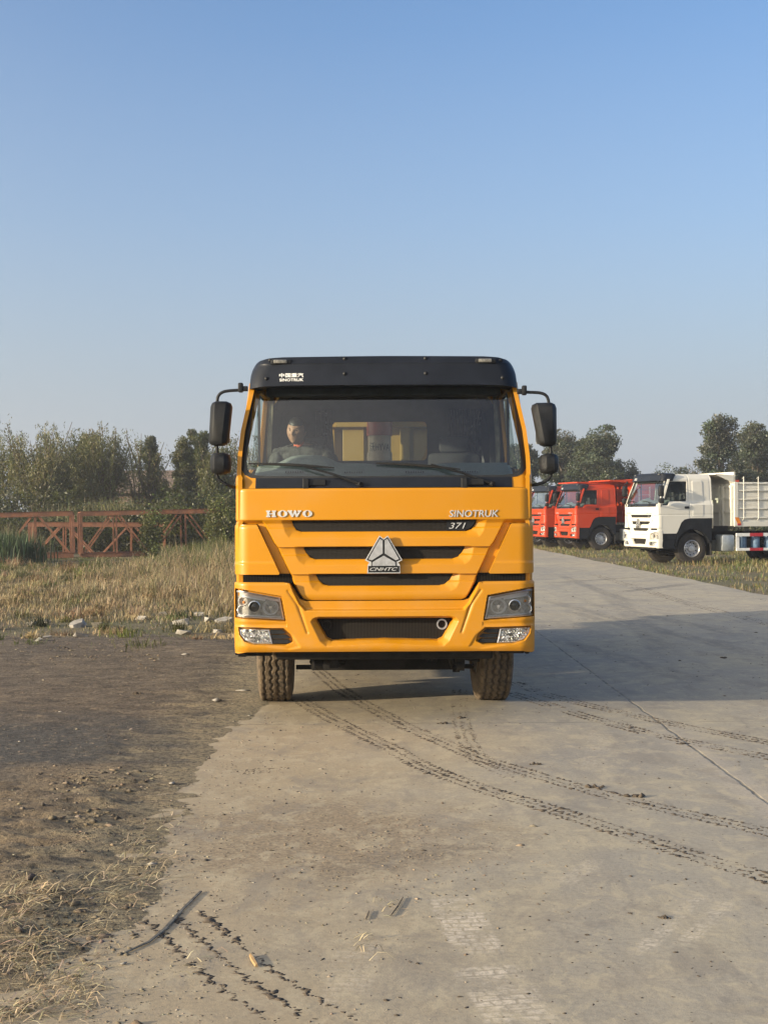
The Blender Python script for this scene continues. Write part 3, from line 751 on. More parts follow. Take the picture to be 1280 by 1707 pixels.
def build_mirrors(tr, side_view=False):
    for s in (-1, 1):
        def W(px, py, yl=.2):
            d = D0 + yl; x = (px - CX) * d / F
            return (x, yl, CH + (HZ - py) * d / F)
        if s < 0:
            arm = [W(413, 648), W(400, 649), W(383, 650), W(372, 652), W(365, 657), W(362, 667), W(362, 700), W(361, 752), W(361, 790), W(367, 800), W(380, 808), W(394, 812, .25)]
            clampp = (401, 645); big = (347.5, 383, 667, 741, 3.0, -1); small = (348.5, 382, 753, 789)
        else:
            arm = [W(864, 653), W(878, 655), W(897, 656), W(907, 659), W(912, 665), W(914, 676), W(915, 700), W(917, 755), W(918, 785), W(915, 797), W(903, 806), W(880, 811, .25)]
            clampp = (873, 652); big = (891, 929, 672, 745, 4.0, 1); small = (900, 931, 757, 791)
        m = MB()
        # smooth the tube
        pts = [Vector(p) for p in arm]; sp = []
        for i in range(len(pts) - 1):
            p0 = pts[max(i - 1, 0)]; p1 = pts[i]; p2 = pts[i + 1]; p3 = pts[min(i + 2, len(pts) - 1)]
            for k in range(4):
                t = k / 4; sp.append(.5 * ((2 * p1) + (p2 - p0) * t + (2 * p0 - 5 * p1 + 4 * p2 - p3) * t * t + (3 * p1 - p0 - 3 * p2 + p3) * t ** 3))
        sp.append(pts[-1]); m.tube(sp, .0135, 10)
        c = W(*clampp); m.box(c[0] - .020, c[0] + .020, c[1] - .03, c[1] + .03, c[2] - .04, c[2] + .04, .01)
        m.box(min(c[0], c[0] - s * .06), max(c[0], c[0] - s * .06), c[1] - .02, c[1] + .02, c[2] - .03, c[2] + .012, .006)
        ma = m.build('mirror_arm', 'black_plastic', tr, True)
        for (x0, x1, y0, y1, nm) in ((big[0], big[1], big[2], big[3], 'mirror'), (small[0], small[1], small[2], small[3], 'wide_mirror')):
            a = W(x0, y1, .13); b = W(x1, y0, .13); cx_, cz_ = (a[0] + b[0]) / 2, (a[2] + b[2]) / 2; hx, hz = (b[0] - a[0]) / 2, (b[2] - a[2]) / 2
            m = MB(); m.box(-hx, hx, -.0, .17, -hz, hz, .045)
            vv = []
            for x, y, z in m.v:
                t = (z / hz)
                if nm == 'mirror':
                    if s < 0: x = x + .012 * t - (.012 if t < 0 else 0) * (x > 0)
                    else: x = x * (1 - .13 * max(0, -t)) - .028 * t * (1 if x < 0 else .25)
                y = y + .05 * (x / hx) ** 2 - (0.02 * (1 - t * t))
                y2 = y if y < .1 else .15
                vv.append((x + cx_, y2 + .10, z + cz_))
            m.v = vv; mh = m.build(nm, 'black_plastic', tr, True)
            m = MB(); m.box(cx_ - hx * .82, cx_ + hx * .82, .251, .256, cz_ - hz * .88, cz_ + hz * .88); m.build('mirror_glass', 'mirror_glass', mh)

def tread_wheel(tr, x, y, steer=0., mud=True, dual=False, side=1, name='wheel', dish=1):
    """tyre with zigzag grooves + pressed steel rim"""
    R, Wd = .535, .292
    root = MB(); nA, nW = 288, 40
    V = []; G = []
    for i in range(nA):
        a = 2 * pi * i / nA
        for j in range(nW + 1):
            t = -1 + 2 * j / nW; xx = t * Wd / 2
            r = R - .006 * t * t - .05 * max(0, abs(t) - .86) ** 1.2 * 6
            ph = (i % 8) / 8; zz = .035 * (4 * abs(ph - .5) - 1)
            g = 0.
            for c0 in (-.62, -.2, .2, .62):
                if abs(t - c0 - zz * (1.6 if abs(c0) < .3 else 1.2)) < .075: g = 1.
            if abs(t) > .8 and (i % 8) == 0 : g = .8
            if .27 < abs(t) < .6 and (i % 8) == (2 if t > 0 else 6): g = .45
            mudf = .006 * (mnoise.noise((a * 6, t * 2, x * 7)) + .3)
            r -= g * (.011 if mud else .013) - (mudf if mud else 0)
            V.append((xx, r * cos(a), r * sin(a))); G.append(g)
    fs = []
    for i in range(nA):
        i2 = (i + 1) % nA
        for j in range(nW): fs.append((i * (nW + 1) + j, i2 * (nW + 1) + j, i2 * (nW + 1) + j + 1, i * (nW + 1) + j + 1))
    b = len(V); n2 = 72
    for sgn in (-1, 1):
        prof = [(Wd / 2 - .0, R - .05), (Wd / 2 + .012, R - .10), (Wd / 2 + .016, R - .16), (Wd / 2 + .004, R - .22), (Wd / 2 - .02, R - .265), (Wd / 2 - .05, R - .28)]
        b = len(V)
        for q, (xx, r) in enumerate(prof):
            for k in range(n2):
                a = 2 * pi * k / n2; V.append((sgn * xx, r * cos(a), r * sin(a))); G.append(0.)
        for q in range(len(prof) - 1):
            for k in range(n2): fs.append((b + q * n2 + k, b + q * n2 + (k + 1) % n2, b + (q + 1) * n2 + (k + 1) % n2, b + (q + 1) * n2 + k))
        ratio = nA // n2
        e = 0 if sgn < 0 else nW
        for k in range(n2):
            for r_ in range(ratio):
                i = k * ratio + r_
                fs.append((i * (nW + 1) + e, ((i + 1) % nA) * (nW + 1) + e, b + (k + (1 if r_ >= ratio / 2 else 0)) % n2))
            i = k * ratio + ratio // 2
            fs.append((i * (nW + 1) + e, b + (k + 1) % n2, b + k))
    me = np_mesh(V, fs, True); at = me.color_attributes.new('groove', 'FLOAT_COLOR', 'POINT')
    c = np.ones((len(V), 4), dtype=np.float32); c[:, :3] = np.array(G)[:, None]; at.data.foreach_set('color', c.ravel())
    me.set_sharp_from_angle(angle=radians(40))
    tyre = link_mesh(name, me, 'tyre_mud' if mud else 'tyre', tr); tyre.location = (x, y, R - .006); tyre.rotation_euler = (0, 0, steer)
    m = MB(); s = side
    m.lathe([(s * .12, .285), (s * .150, .287), (s * .156, .275), (s * .135, .262), (s * .10, .255), (s * .02, .235), (s * .03, .20), (s * .055, .17), (s * .055, .12)], (0, 0, 0), 'x', 48)
    m.lathe([(s * .055, .12), (s * .12, .115), (s * .14, .10), (s * .145, .001)], (0, 0, 0), 'x', 32)
    m.lathe([(-s * .12, .285), (-s * .15, .28), (-s * .10, .25), (-s * .02, .24), (s * .02, .235)], (0, 0, 0), 'x', 40)
    for k in range(10):
        a = 2 * pi * k / 10; m.lathe([(s * .05, .014), (s * .085, .014), (s * .09, .001)], (0, .15 * cos(a), .15 * sin(a)), 'x', 8)
    r = m.build('rim', 'silver', tyre, True)
    m = MB()
    for k in range(10):
        a = 2 * pi * (k + .5) / 10; m.lathe([(s * .034, .024), (s * .048, .001)], (0, .205 * cos(a), .205 * sin(a)), 'x', 14)
    m.build('rim_hole', 'black_metal', r)
    return tyre

def build_chassis(tr, mud, yellow, paintm):
    m = MB()
    for s in (-1, 1): m.box(s * .38, s * .46, .3, 8.3, .80, 1.08)
    for y in (.5, 2.4, 3.6, 4.8, 6.2, 7.6): m.box(-.4, .4, y, y + .12, .84, 1.02)
    m.box(-.9, .9, .18, .34, .50, .70, .02)                          # front under-run beam
    m.build('chassis_frame', 'black_metal', tr)
    m = MB(); m.box(-.36, .36, .7, 2.2, .62, 1.3, .06); m.box(-.22, .22, .85, 1.7, .44, .7, .05); m.lathe([(0, .20), (.6, .20), (.7, .12)], (0, 1.9, .8), 'y', 20); m.build('engine', 'black_metal', tr, True)
    m = MB(); m.box(-.42, .42, .30, .36, .62, 1.5, .01); m.build('radiator', 'black_metal', tr)
    m = MB()
    m.tube([(-.88, 1.42, .50), (-.6, 1.42, .40), (-.4, 1.42, .34), (.4, 1.42, .34), (.6, 1.42, .40), (.88, 1.42, .50)], .058, 8)
    m.tube([(-.80, 1.15, .33), (.80, 1.15, .33)], .022, 8)
    for s in (-1, 1):
        m.box(s * .36, s * .46, .55, 2.25, .47, .53, .01); m.box(s * .36, s * .46, .75, 2.05, .42, .47, .01); m.box(s * .36, s * .46, 1.0, 1.8, .37, .42, .01)
        m.tube([(s * .41, .5, .45), (s * .41, .5, .72)], .04, 8); m.tube([(s * .66, 1.3, .36), (s * .55, .9, .65)], .03, 8)
        pass
    m.box(-.66, .66, 1.0, 1.30, .315, .60, .02); m.box(-.8, .8, 1.15, 1.5, .40, .7, .03)
    m.build('front_axle', 'black_metal', tr, True)
    m = MB(); m.tube([(-.82, 1.05, .47), (-.4, .80, .50), (.05, .72, .52), (.5, .78, .47), (.86, 1.0, .40)], .018, 8); m.tube([(.52, .62, .72), (.55, .66, .50), (.60, .80, .36), (.66, 1.15, .34)], .022, 8)
    m.lathe([(-.05, .02), (-.05, .05), (.05, .05), (.05, .02)], (-.50, .60, .47), 'x', 12); m.lathe([(-.03, .03), (.03, .03)], (.62, .70, .36), 'x', 12); m.build('steering_rod', 'black_metal', tr, True)
    m = MB()
    for a in (-.30, -.24, .08, .14, .52): m.tube([(a, .45, .78), (a + .03, .50, .58), (a + .12, .75, .50), (a + .14, 1.1, .62)], .011, 6)
    m.build('air_hose', 'rubber', tr, True)
    m = MB(); m.box(-.60, -.52, .40, .47, .44, .62, .01); m.box(-.47, -.39, .40, .45, .40, .55, .01); m.lathe([(-.035, .045), (.035, .045)], (-.56, .43, .44), 'x', 14); m.build('spring_shackle', 'black_metal', tr, True)
    m = MB(); m.box(.60, .68, .40, .47, .42, .62, .01); m.lathe([(-.035, .045), (.035, .045)], (.64, .43, .42), 'x', 14); m.build('spring_shackle', 'black_metal', tr, True)
    m = MB(); m.lathe([(-.08, .001), (-.08, .034), (-.07, .040), (.1, .040), (.11, .03)], (.315, .48, .60), 'z', 20); m.build('filter_can', 'silver', tr, True)
    m = MB(); m.lathe([(-.03, .001), (-.03, .036), (-.015, .052), (.02, .052), (.05, .03)], (.90, 1.0, .34), 'y', 24); m.build('brake_chamber', 'silver', tr, True)
    m = MB(); m.lathe([(-.02, .001), (-.02, .05), (.04, .06), (.08, .03)], (.86, .9, .50), 'y', 24); m.tube([(.86, .98, .5), (.6, 1.0, .6), (.4, .9, .8)], .012, 6); m.build('air_valve', 'black_metal', tr, True)
    for s in (-1, 1):
        m = MB(); m.box(s * .95, s * 1.16, .18, .24, .545, .60, .01); m.box(s * 1.16, s * 1.20, .14, .20, .545, .58, .012)
        m.build('bumper_bracket', 'black_metal', tr)
    # wheels
    for s in (-1, 1):
        tread_wheel(tr, s * (1.0 if s < 0 else .975), 1.42, radians(2.5 if yellow else 0), mud, side=s)
        for y in (5.25, 6.6):
            tread_wheel(tr, s * 1.02, y, 0, mud, side=s, name='rear_wheel'); tread_wheel(tr, s * .68, y, 0, mud, side=s, name='rear_wheel')
    m = MB()
    for y in (5.25, 6.6): m.lathe([(-.9, .08), (-.2, .09), (-.15, .24), (.15, .24), (.2, .09), (.9, .08)], (0, y, .53), 'x', 20)
    m.build('rear_axle', 'black_metal', tr, True)
    m = MB(); m.box(-1.2, -.84, 2.09, 2.11, .30, 1.3); m.build('mud_flap', 'rubber', tr)
    m = MB(); m.box(.84, 1.2, 2.09, 2.11, .30, 1.3); m.build('mud_flap', 'rubber', tr)
    m = MB(); m.box(.70, 1.18, 2.50, 2.98, .42, .98, .06); m.build('air_tank', 'tank', tr, True)
    m = MB(); m.box(-1.18, -.62, 2.2, 3.9, .38, 1.05, .10); m.build('fuel_tank', 'tank', tr, True)
    m = MB(); m.tube([(.95, 1.55, 1.25), (1.0, 1.7, 1.10), (1.02, 1.95, .98), (.9, 2.15, .92), (.6, 2.3, .9)], .05, 12); m.build('exhaust_pipe', 'silver' if not yellow else 'black_metal', tr, True)

def build_body(tr, style, mat):
    y0, y1 = 2.95, 8.5; z0, z1 = 1.27, (2.74 if style == 'cream' else 2.88); hw = 1.17
    m = MB()
    m.box(-hw, hw, y0, y0 + .05, z0, z1 + .18)                      # front wall
    m.box(-hw, hw, y1, y1 + .06, z0, z1)
    for s in (-1, 1): m.box(s * (hw - .04), s * hw, y0 + .05, y1, z0, z1)
    m.box(-hw + .04, hw - .04, y0 + .05, y1, z0, z0 + .08)
    mat = 'yellow_body' if style == 'yellow' else mat
    body = m.build('dump_body', mat, tr)
    m = MB()
    ribs = (1.55, 1.86, 2.17, 2.46, z1 - .04)
    for s in (-1, 1):
        for z in ribs: m.box(s * hw, s * (hw + .05), y0, y1, z - .03, z + .012, .008)
        m.box(s * hw, s * (hw + .06), y0, y0 + .14, z0, z1, .01); m.box(s * hw, s * (hw + .055), y1 - .12, y1, z0, z1, .01)
        m.box(s * hw, s * (hw + .05), y0, y1, z0 - .02, z0 + .14, .01)
    m.build('side_rib', mat, body)
    m = MB()
    for x in ((-hw + .06, -.80, -.62, .34, .55, hw - .06) if style != 'yellow' else (-1.1, -.55, .22, .98)): m.box(x - .05, x + .05, y0 - .09, y0, z0, z1 - .1, .008)
    if style == 'yellow':
        m.box(-.42, -.20, y0 - .10, y0, z0, z1 - .16, .006); m.box(-.62, .62, y0 - .16, y0, 2.60, 2.70, .01); m.box(.30, .60, y0 - .07, y0, z0, 2.58, .01)
    else:
        for z in (1.75, 2.2, 2.6): m.box(-hw, hw, y0 - .06, y0, z - .04, z + .03, .008)
    m.build('front_rib', mat, body)
    m = MB()                                                         # canopy over the cab
    if style == 'cream':
        m.prism([(y0 + .02, 2.88), (2.28, 2.99), (2.28, 3.02), (y0 + .02, 2.97)], lambda u, v: (-hw, u, v), lambda u, v: (hw, u, v))
        m.box(-hw, hw, y0, y0 + .06, 2.70, 3.08); m.prism([(y0, 2.72), (2.3, 2.98), (y0, 2.98)], lambda u, v: (hw - .02, u, v), lambda u, v: (hw, u, v))
    else:
        zz = 3.16 if style == 'red' else 2.98
        if style != 'yellow':
            m.prism([(y0 + .1, zz - .08), (1.85, zz + .02), (1.85, zz + .07), (y0 + .1, zz + .08)], lambda u, v: (-hw, u, v), lambda u, v: (hw, u, v))
            m.box(-hw, hw, y0, y0 + .08, z1, zz + .1); m.box(-hw, hw, y0, y1, z1 + .0, z1 + .05)
            for s in (-1, 1): m.box(s * (hw - .04), s * hw, y0, y1, z1, zz + .08)
        else:
            m.box(-hw, hw, y0 - .3, y0 + .05, 2.90, 2.94)
    m.build('cab_guard', mat, body)
    m = MB()
    for y in (y0 + .30, y0 + .85):
        m.tube([(hw + .04, y, 2.86), (hw + .13, y, 2.92), (hw + .13, y, 1.52), (hw + .05, y, 1.46)], .014, 6)
    for z in (1.7, 1.98, 2.26, 2.54): m.tube([(hw + .12, y0 + .30, z), (hw + .12, y0 + .85, z)], .010, 6)
    m.build('ladder', mat if style != 'red' else 'silver', body, True)
    m = MB(); z = 1.0
    # hoist cylinder between cab and body
    m.lathe([(0, .125), (1.05, .125), (1.05, .115), (1.22, .115)], (0, 0, 0), 'z', 28)
    xx = (632 - CX) * 13.85 / F
    cyl = m.build('hoist_cylinder', 'cylinder_paint' if style != 'red' else 'black_metal', tr, True); cyl.location = (xx, 2.62, 1.28)
    m = MB(); m.lathe([(.0, .128), (1.22 - .95 + .25, .128)], (0, 0, 1.0 + .22), 'z', 28); m.v = [(x, y, zq) for x, y, zq in m.v]
    rb = m.build('red_band', 'hoist_red', cyl, True)
    if style == 'yellow':
        text_obj('沃HYVA', -.10, .10, 1.06, 1.15, lambda x, zq: -np.sqrt(np.clip(.127 ** 2 - x * x, 0, 1)), 'black_plastic', cyl, 'lettering', .003)
    if style != 'yellow':
        # side guard with red/white tape, tanks behind
        m = MB()
        for (a, b) in ((.92, 1.03), (.44, .53)): m.box(1.19, 1.22, 3.02, 4.85, a, b, .006)
        m.box(1.17, 1.19, 3.02, 3.14, .44, 1.03)
        g = m.build('side_guard', 'white', tr)
        m = MB()
        for k in range(3):
            for (a, b) in ((.918, 1.032), (.438, .532)): m.box(1.21, 1.224, 3.62 + k * .98 - .1, 3.62 + k * .98 + .40, a, b)
        m.build('red_tape', 'tape_red', g)
        m = MB()
        for y in (3.35, 3.85, 4.35): m.lathe([(-.24, .001), (-.24, .12), (-.2, .15), (.2, .15), (.24, .12), (.24, .001)], (1.0, y, .74), 'z', 20)
        m.build('air_drum', 'blue_drum', tr, True)
        if style == 'cream':
            m = MB(); m.prism([(y0 + .0, 1.56), (y0 + .14, 1.56), (y0 + .24, 1.36), (y0 + .10, 1.36)], lambda u, v: (hw + .066, u, v), lambda u, v: (hw + .05, u, v)); m.build('reflector_strip', 'orange_tape', body)
            m = MB(); m.box(hw + .05, hw + .066, y0 + .10, y0 + .24, 1.29, 1.355); m.build('red_marker', 'tape_red', body)

def make_truck(mat, style, loc, rz, label, mud=False, group=None, people=False):
    tr = empty('dump_truck', loc, rz, label=label, cat='dump truck', group=group)
    build_panel(tr, mat)
    for s in (-1, 1):
        pg = [PX((CX + s * abs(px - CX), py)) for px, py in round_poly([(387.5, 873.5), (426, 873.5), (464, 955), (463, 957), (387.5, 957)], 3)]
        def fn(x, z):
            py = HZ - (z - CH) * F / (D0 + .06)
            y = yb(x, 1.11, .14) + .028 + .012 * np.clip((939.5 - py) / 3, 0, 1) + .010 * np.clip((880 - py) / 5, 0, 1) ** 2
            return x, y, z
        hf_obj('corner_panel', mat, tr, pg, fn, .007, rim=(0, .10, 0))
        m = MB(); a = PX((392, 950)); b = PX((403, 975)); x0, x1 = sorted((s * a[0], s * b[0])); m.box(x0, x1, .155, .24, b[1], a[1], .008)
        m.build('corner_post', mat, tr)
    build_bumper(tr, mat); build_lights(tr); build_badges(tr); build_greenhouse(tr, mat); build_visor(tr)
    build_cab_shell(tr, mat); build_interior(tr, people); build_mirrors(tr)
    build_chassis(tr, mud, style == 'yellow', mat); build_body(tr, style, mat)
    return tr

M['pillar'] = plain('beige_pillar_trim', (.20, .18, .13), .7)
M['hoist_red'] = plain('hoist_red_paint', (.20, .02, .018), .4)
M['cylinder_paint'] = plain('faded_cylinder_paint', (.30, .24, .19), .5, var=.3, sc=5)
M['curtain'] = plain('plastic_wrapped_curtain', (.10, .10, .11), .25, var=.3, bump=.6)
M['clearlens'] = plain('clearance_lens', (.16, .155, .14), .3, var=.4, sc=60)
def fog_mat():
    t = NT('patterned_lamp_glass'); o = t.obj()
    v = t.vor(55, o, out='Color'); b = t.vor(55, o)
    return t.pbr(t.mix(t.xyz(v)[0], (.10, .10, .09), (.75, .75, .72)), .12, .8, t.bump(b, 1., .01), Coat_Weight=1.)
M['fogglass'] = fog_mat()
M_LENSDARK = plain('projector_glass', (.03, .03, .03), .06, var=.1, bump=0)
# ================================================================ ground
def G(px, py): 
    k = CH / (py - HZ); return ((px - 640) * k, F * k)
def line_mask(t, X, Y, p, q, wd, soft, fade=.6):
    p = Vector(p); q = Vector(q); d = (q - p); Ln = d.length; d /= Ln
    rx = t.math('SUBTRACT', X, p.x); ry = t.math('SUBTRACT', Y, p.y)
    al = t.math('ADD', t.math('MULTIPLY', rx, d.x), t.math('MULTIPLY', ry, d.y))
    ac = t.math('ABSOLUTE', t.math('SUBTRACT', t.math('MULTIPLY', rx, d.y), t.math('MULTIPLY', ry, d.x)))
    a = t.ss(ac, wd, wd + soft, 1., 0.)
    return t.math('MULTIPLY', t.math('MULTIPLY', a, t.ss(al, 0, fade)), t.ss(al, Ln, Ln - fade))
def road_mat():
    t = NT('dusty_concrete'); o = t.obj(); X, Y, _ = t.xyz(o)
    wob = t.noise(1.3, 5, .6, o); big = t.noise(.35, 5, .6, t.scale(o, (1, .55, 1))); med = t.noise(2.2, 6, .62, o)
    band = t.noise(.9, 5, .6, t.scale(o, (.8, .9, 1)), dist=.8); fine = t.noise(38, 5, .7, o); grit = t.noise(160, 3, .7, o)
    strk = t.noise(3, 5, .65, t.scale(o, (2.2, .12, 1)), dist=.5)
    col = t.mix(t.ss(big, .3, .7), (.262, .241, .203), (.362, .322, .252))
    col = t.mix(t.math('MULTIPLY', t.ss(band, .42, .66), .6), col, (.42, .36, .245))
    col = t.mix(t.math('MULTIPLY', t.ss(strk, .5, .72), .35), col, (.21, .19, .165))
    # sand drifting in from the verge
    e = t.math('ADD', X, t.math('MULTIPLY', t.math('SUBTRACT', wob, .5), 2.2))
    sand = t.math('MULTIPLY', t.ss(e, 1.3, -.9), t.ss(Y, 20, 12))
    col = t.mix(t.math('MULTIPLY', sand, .85), col, t.mix(med, (.29, .222, .135), (.44, .35, .222)))
    # sandy, gravelly patch spreading from the verge
    cx, cy = G(520, 1392)
    dx = t.math('DIVIDE', t.math('SUBTRACT', X, cx), 1.15); dy = t.math('DIVIDE', t.math('SUBTRACT', Y, cy), 1.0)
    rr = t.math('SQRT', t.math('ADD', t.math('MULTIPLY', dx, dx), t.math('MULTIPLY', dy, dy)))
    pt = t.ss(t.math('ADD', rr, t.math('MULTIPLY', med, 1.3)), 1.75, 1.05)
    col = t.mix(t.math('MULTIPLY', pt, .85), col, t.mix(t.ss(fine, .3, .7), (.165, .120, .074), (.35, .272, .172)))
    col = t.mix(t.math('MULTIPLY', line_mask(t, t.math('ADD', X, t.math('MULTIPLY', t.math('SUBTRACT', med, .5), .5)), t.math('ADD', Y, t.math('MULTIPLY', t.math('SUBTRACT', med, .5), .9)), G(450, 1480), G(860, 1395), .03, .22, .5), .6), col, t.mix(t.ss(fine, .35, .6), (.10, .078, .055), (.24, .19, .13)))
    # joints
    wv = t.math('MULTIPLY', t.math('SUBTRACT', t.noise(4, 4, .6, o), .5), .05)
    Xw = t.math('ADD', X, wv); Yw = t.math('ADD', Y, wv)
    jm = line_mask(t, Xw, Yw, (2.32, -5), (1.8, 90), .003, .014, .1)
    jh = line_mask(t, Xw, Yw, (2.32, -5), (1.8, 90), .02, .22, .1)
    col = t.mix(t.math('MULTIPLY', jh, t.math('MULTIPLY', t.ss(Y, 14, 7), .45)), col, (.50, .43, .34))
    for yy in (11.0, 16.1, 21.2, 26.3, 31.4, 36.5, 46.7):
        jm = t.math('MAXIMUM', jm, t.math('MULTIPLY', line_mask(t, Xw, Yw, (-3, yy), (9, yy + .1), .003, .016, .1), .75))
    col = t.mix(t.math('MULTIPLY', jm, t.ss(med, .35, .6, .25, .8)), col, (.045, .04, .033))
    # rubber skid marks
    sk = None
    for (a, b, wd, s_) in (((893, 975), (1095, 962), .10, .5), ((1017, 991), (1165, 974), .12, .7), ((925, 1014), (1139, 1073), .05, .35), ((900, 1000), (1290, 1103), .07, .4), ((960, 1003), (1280, 1072), .09, .35),
                           ((900, 1060), (1200, 1150), .10, .3), ((1010, 985), (1120, 1100), .15, .3), ((930, 960), (1060, 1010), .08, .45)):
        k = t.math('MULTIPLY', line_mask(t, Xw, Yw, G(*a), G(*b), wd, .12, 1.5), s_); sk = k if sk is None else t.math('MAXIMUM', sk, k)
    col = t.mix(t.math('MULTIPLY', sk, t.ss(strk, .3, .6, .4, 1.)), col, (.085, .08, .075))
    # pale dried tread prints
    def prints(a, b, half, seedv, amt):
        pa, pb = Vector(G(*a)), Vector(G(*b)); d = (pb - pa); Ln = d.length; d /= Ln
        rx = t.math('SUBTRACT', X, pa.x); ry = t.math('SUBTRACT', Y, pa.y)
        al = t.math('ADD', t.math('MULTIPLY', rx, d.x), t.math('MULTIPLY', ry, d.y)); ac = t.math('SUBTRACT', t.math('MULTIPLY', rx, d.y), t.math('MULTIPLY', ry, d.x))
        br = t.n('ShaderNodeTexBrick'); t.put(br.inputs[0], t.vec(t.math('ADD', ac, t.math('MULTIPLY', t.noise(9, 4, .6, o), .05)), t.math('ADD', al, t.math('MULTIPLY', med, .06)), 0.)); br.inputs['Scale'].default_value = 1.; br.inputs['Brick Width'].default_value = .085; br.inputs['Row Height'].default_value = .052; br.inputs['Mortar Size'].default_value = .009; br.inputs['Mortar Smooth'].default_value = .9
        msk = t.math('MULTIPLY', t.math('MULTIPLY', t.ss(t.math('ABSOLUTE', ac), half, half - .03), t.ss(al, 0, .15)), t.ss(al, Ln, Ln - .2))
        inv = t.math('SUBTRACT', 1., br.outputs['Fac'])
        return t.math('MULTIPLY', t.math('MULTIPLY', msk, inv), t.math('MULTIPLY', t.math('MULTIPLY', t.ss(fine, .35, .6, .3, 1.), t.ss(t.noise(5, 4, .6, o), .35, .6)), amt))
    for a, b, h_, am in (((745, 1490), (800, 1600), .12, 1.), ((795, 1600), (885, 1730), .14, 1.), ((1170, 1490), (1050, 1600), .05, .7), ((1215, 1500), (1110, 1600), .05, .6), ((1000, 1220), (985, 1290), .10, .35), ((600, 1560), (560, 1700), .1, .35), ((930, 1480), (1000, 1430), .06, .5)):
        col = t.mix(prints(a, b, h_, 0, am), col, (.60, .52, .41))
    col = t.mix(t.ss(fine, .30, .62, .28, 0.), col, (.10, .09, .075))
    col = t.mix(t.ss(grit, .56, .78, 0., .45), col, (.58, .50, .40))
    col = t.mix(t.math('MULTIPLY', t.ss(t.noise(6, 7, .75, t.scale(o, (1., .75, 1)), dist=.5), .48, .62), .5), col, (.46, .39, .265))
    col = t.mix(t.math('MULTIPLY', t.ss(t.noise(2.6, 7, .72, t.scale(o, (1., .6, 1)), dist=.6), .50, .64), .5), col, (.20, .175, .145))
    spots = t.ss(t.vor(7, t.math('ADD', 0, 0) if False else o), .012, .05, .8, 0.)
    col = t.mix(spots, col, (.05, .04, .032))
    sp2 = t.ss(t.vor(23, o), .02, .09, .55, 0.); col = t.mix(t.math('MULTIPLY', sp2, t.ss(med, .4, .6)), col, (.09, .075, .055))
    h = t.math('ADD', t.math('MULTIPLY', fine, .5), t.math('MULTIPLY', grit, .35)); h = t.math('SUBTRACT', h, t.math('MULTIPLY', jm, 1.2))
    h = t.math('ADD', h, t.math('MULTIPLY', med, 2.5))
    return t.pbr(col, t.ss(big, .3, .7, .72, .9), 0, t.bump(h, .55, .006))
def verge_mat():
    t = NT('packed_dirt'); o = t.obj(); X, Y, _ = t.xyz(o)
    n = t.noise(.8, 6, .62, o, dist=.4); m_ = t.noise(4, 6, .65, t.scale(o, (.6, 1.2, 1))); f = t.noise(30, 6, .72, o); g = t.noise(120, 3, .7, o)
    yy = t.math('ADD', Y, t.math('MULTIPLY', t.math('SUBTRACT', n, .5), 4.0))
    tan_ = t.mix(m_, (.14, .10, .06), (.38, .285, .175)); dark = t.mix(f, (.035, .034, .034), (.125, .118, .108)); brown = t.mix(t.ss(m_, .3, .7), (.085, .066, .048), (.215, .168, .12))
    col = t.mix(t.ss(yy, 8.2, 9.3), tan_, dark); col = t.mix(t.ss(yy, 10.2, 12.2), col, brown)
    col = t.mix(t.math('MULTIPLY', t.ss(n, .58, .7), t.ss(Y, 18, 10, .5, .2)), col, dark)
    # damp hollow near the road edge
    cx, cy = G(215, 1440); r = t.math('SQRT', t.math('ADD', t.math('POWER', t.math('MULTIPLY', t.math('SUBTRACT', X, cx), 1.8), 2.), t.math('POWER', t.math('SUBTRACT', Y, cy), 2.)))
    col = t.mix(t.ss(t.math('ADD', r, t.math('MULTIPLY', m_, .9)), 1.1, .55, 0., .75), col, (.055, .040, .026))
    col = t.mix(t.ss(t.math('ADD', X, t.math('MULTIPLY', t.math('SUBTRACT', m_, .5), 2.2)), -2.1, -1.2, 0., .95), col, t.mix(f, (.28, .22, .13), (.42, .345, .21)))
    col = t.mix(t.ss(f, .36, .56, .75, 0.), col, (.035, .028, .022)); col = t.mix(t.ss(t.noise(13, 6, .75, o), .52, .68, 0., .5), col, (.40, .31, .20)); col = t.mix(t.ss(g, .58, .74, 0., .5), col, (.33, .29, .24))  # dark mix in the fine noise hollows puts relief shade into the colour
    sp = t.ss(t.vor(34, o), .02, .12, .8, 0.); col = t.mix(t.math('MULTIPLY', sp, t.ss(m_, .45, .6)), col, (.36, .34, .31))
    h = t.math('ADD', t.math('MULTIPLY', f, .8), t.math('ADD', t.math('MULTIPLY', g, .3), t.math('MULTIPLY', m_, 1.6)))
    return t.pbr(col, .92, 0, t.bump(h, 1., .04))
def field_mat():
    t = NT('field_soil'); o = t.obj()
    n = t.noise(.25, 6, .6, o); f = t.noise(3, 6, .7, o); g = t.noise(18, 5, .7, o)
    col = t.mix(t.ss(n, .4, .6), t.mix(f, (.07, .055, .032), (.22, .165, .10)), t.mix(g, (.045, .052, .022), (.15, .13, .06)))
    return t.pbr(t.mix(t.ss(g, .55, .8, 0., .5), col, (.27, .22, .15)), .95, 0, t.bump(t.math('ADD', f, g), .8, .05))
m = MB(); m.add([(-900, -300, -.05), (900, -300, -.05), (900, 1500, -.05), (-900, 1500, -.05)], [(0, 1, 2, 3)])
tag(m.build('ground', field_mat()), kind='structure')
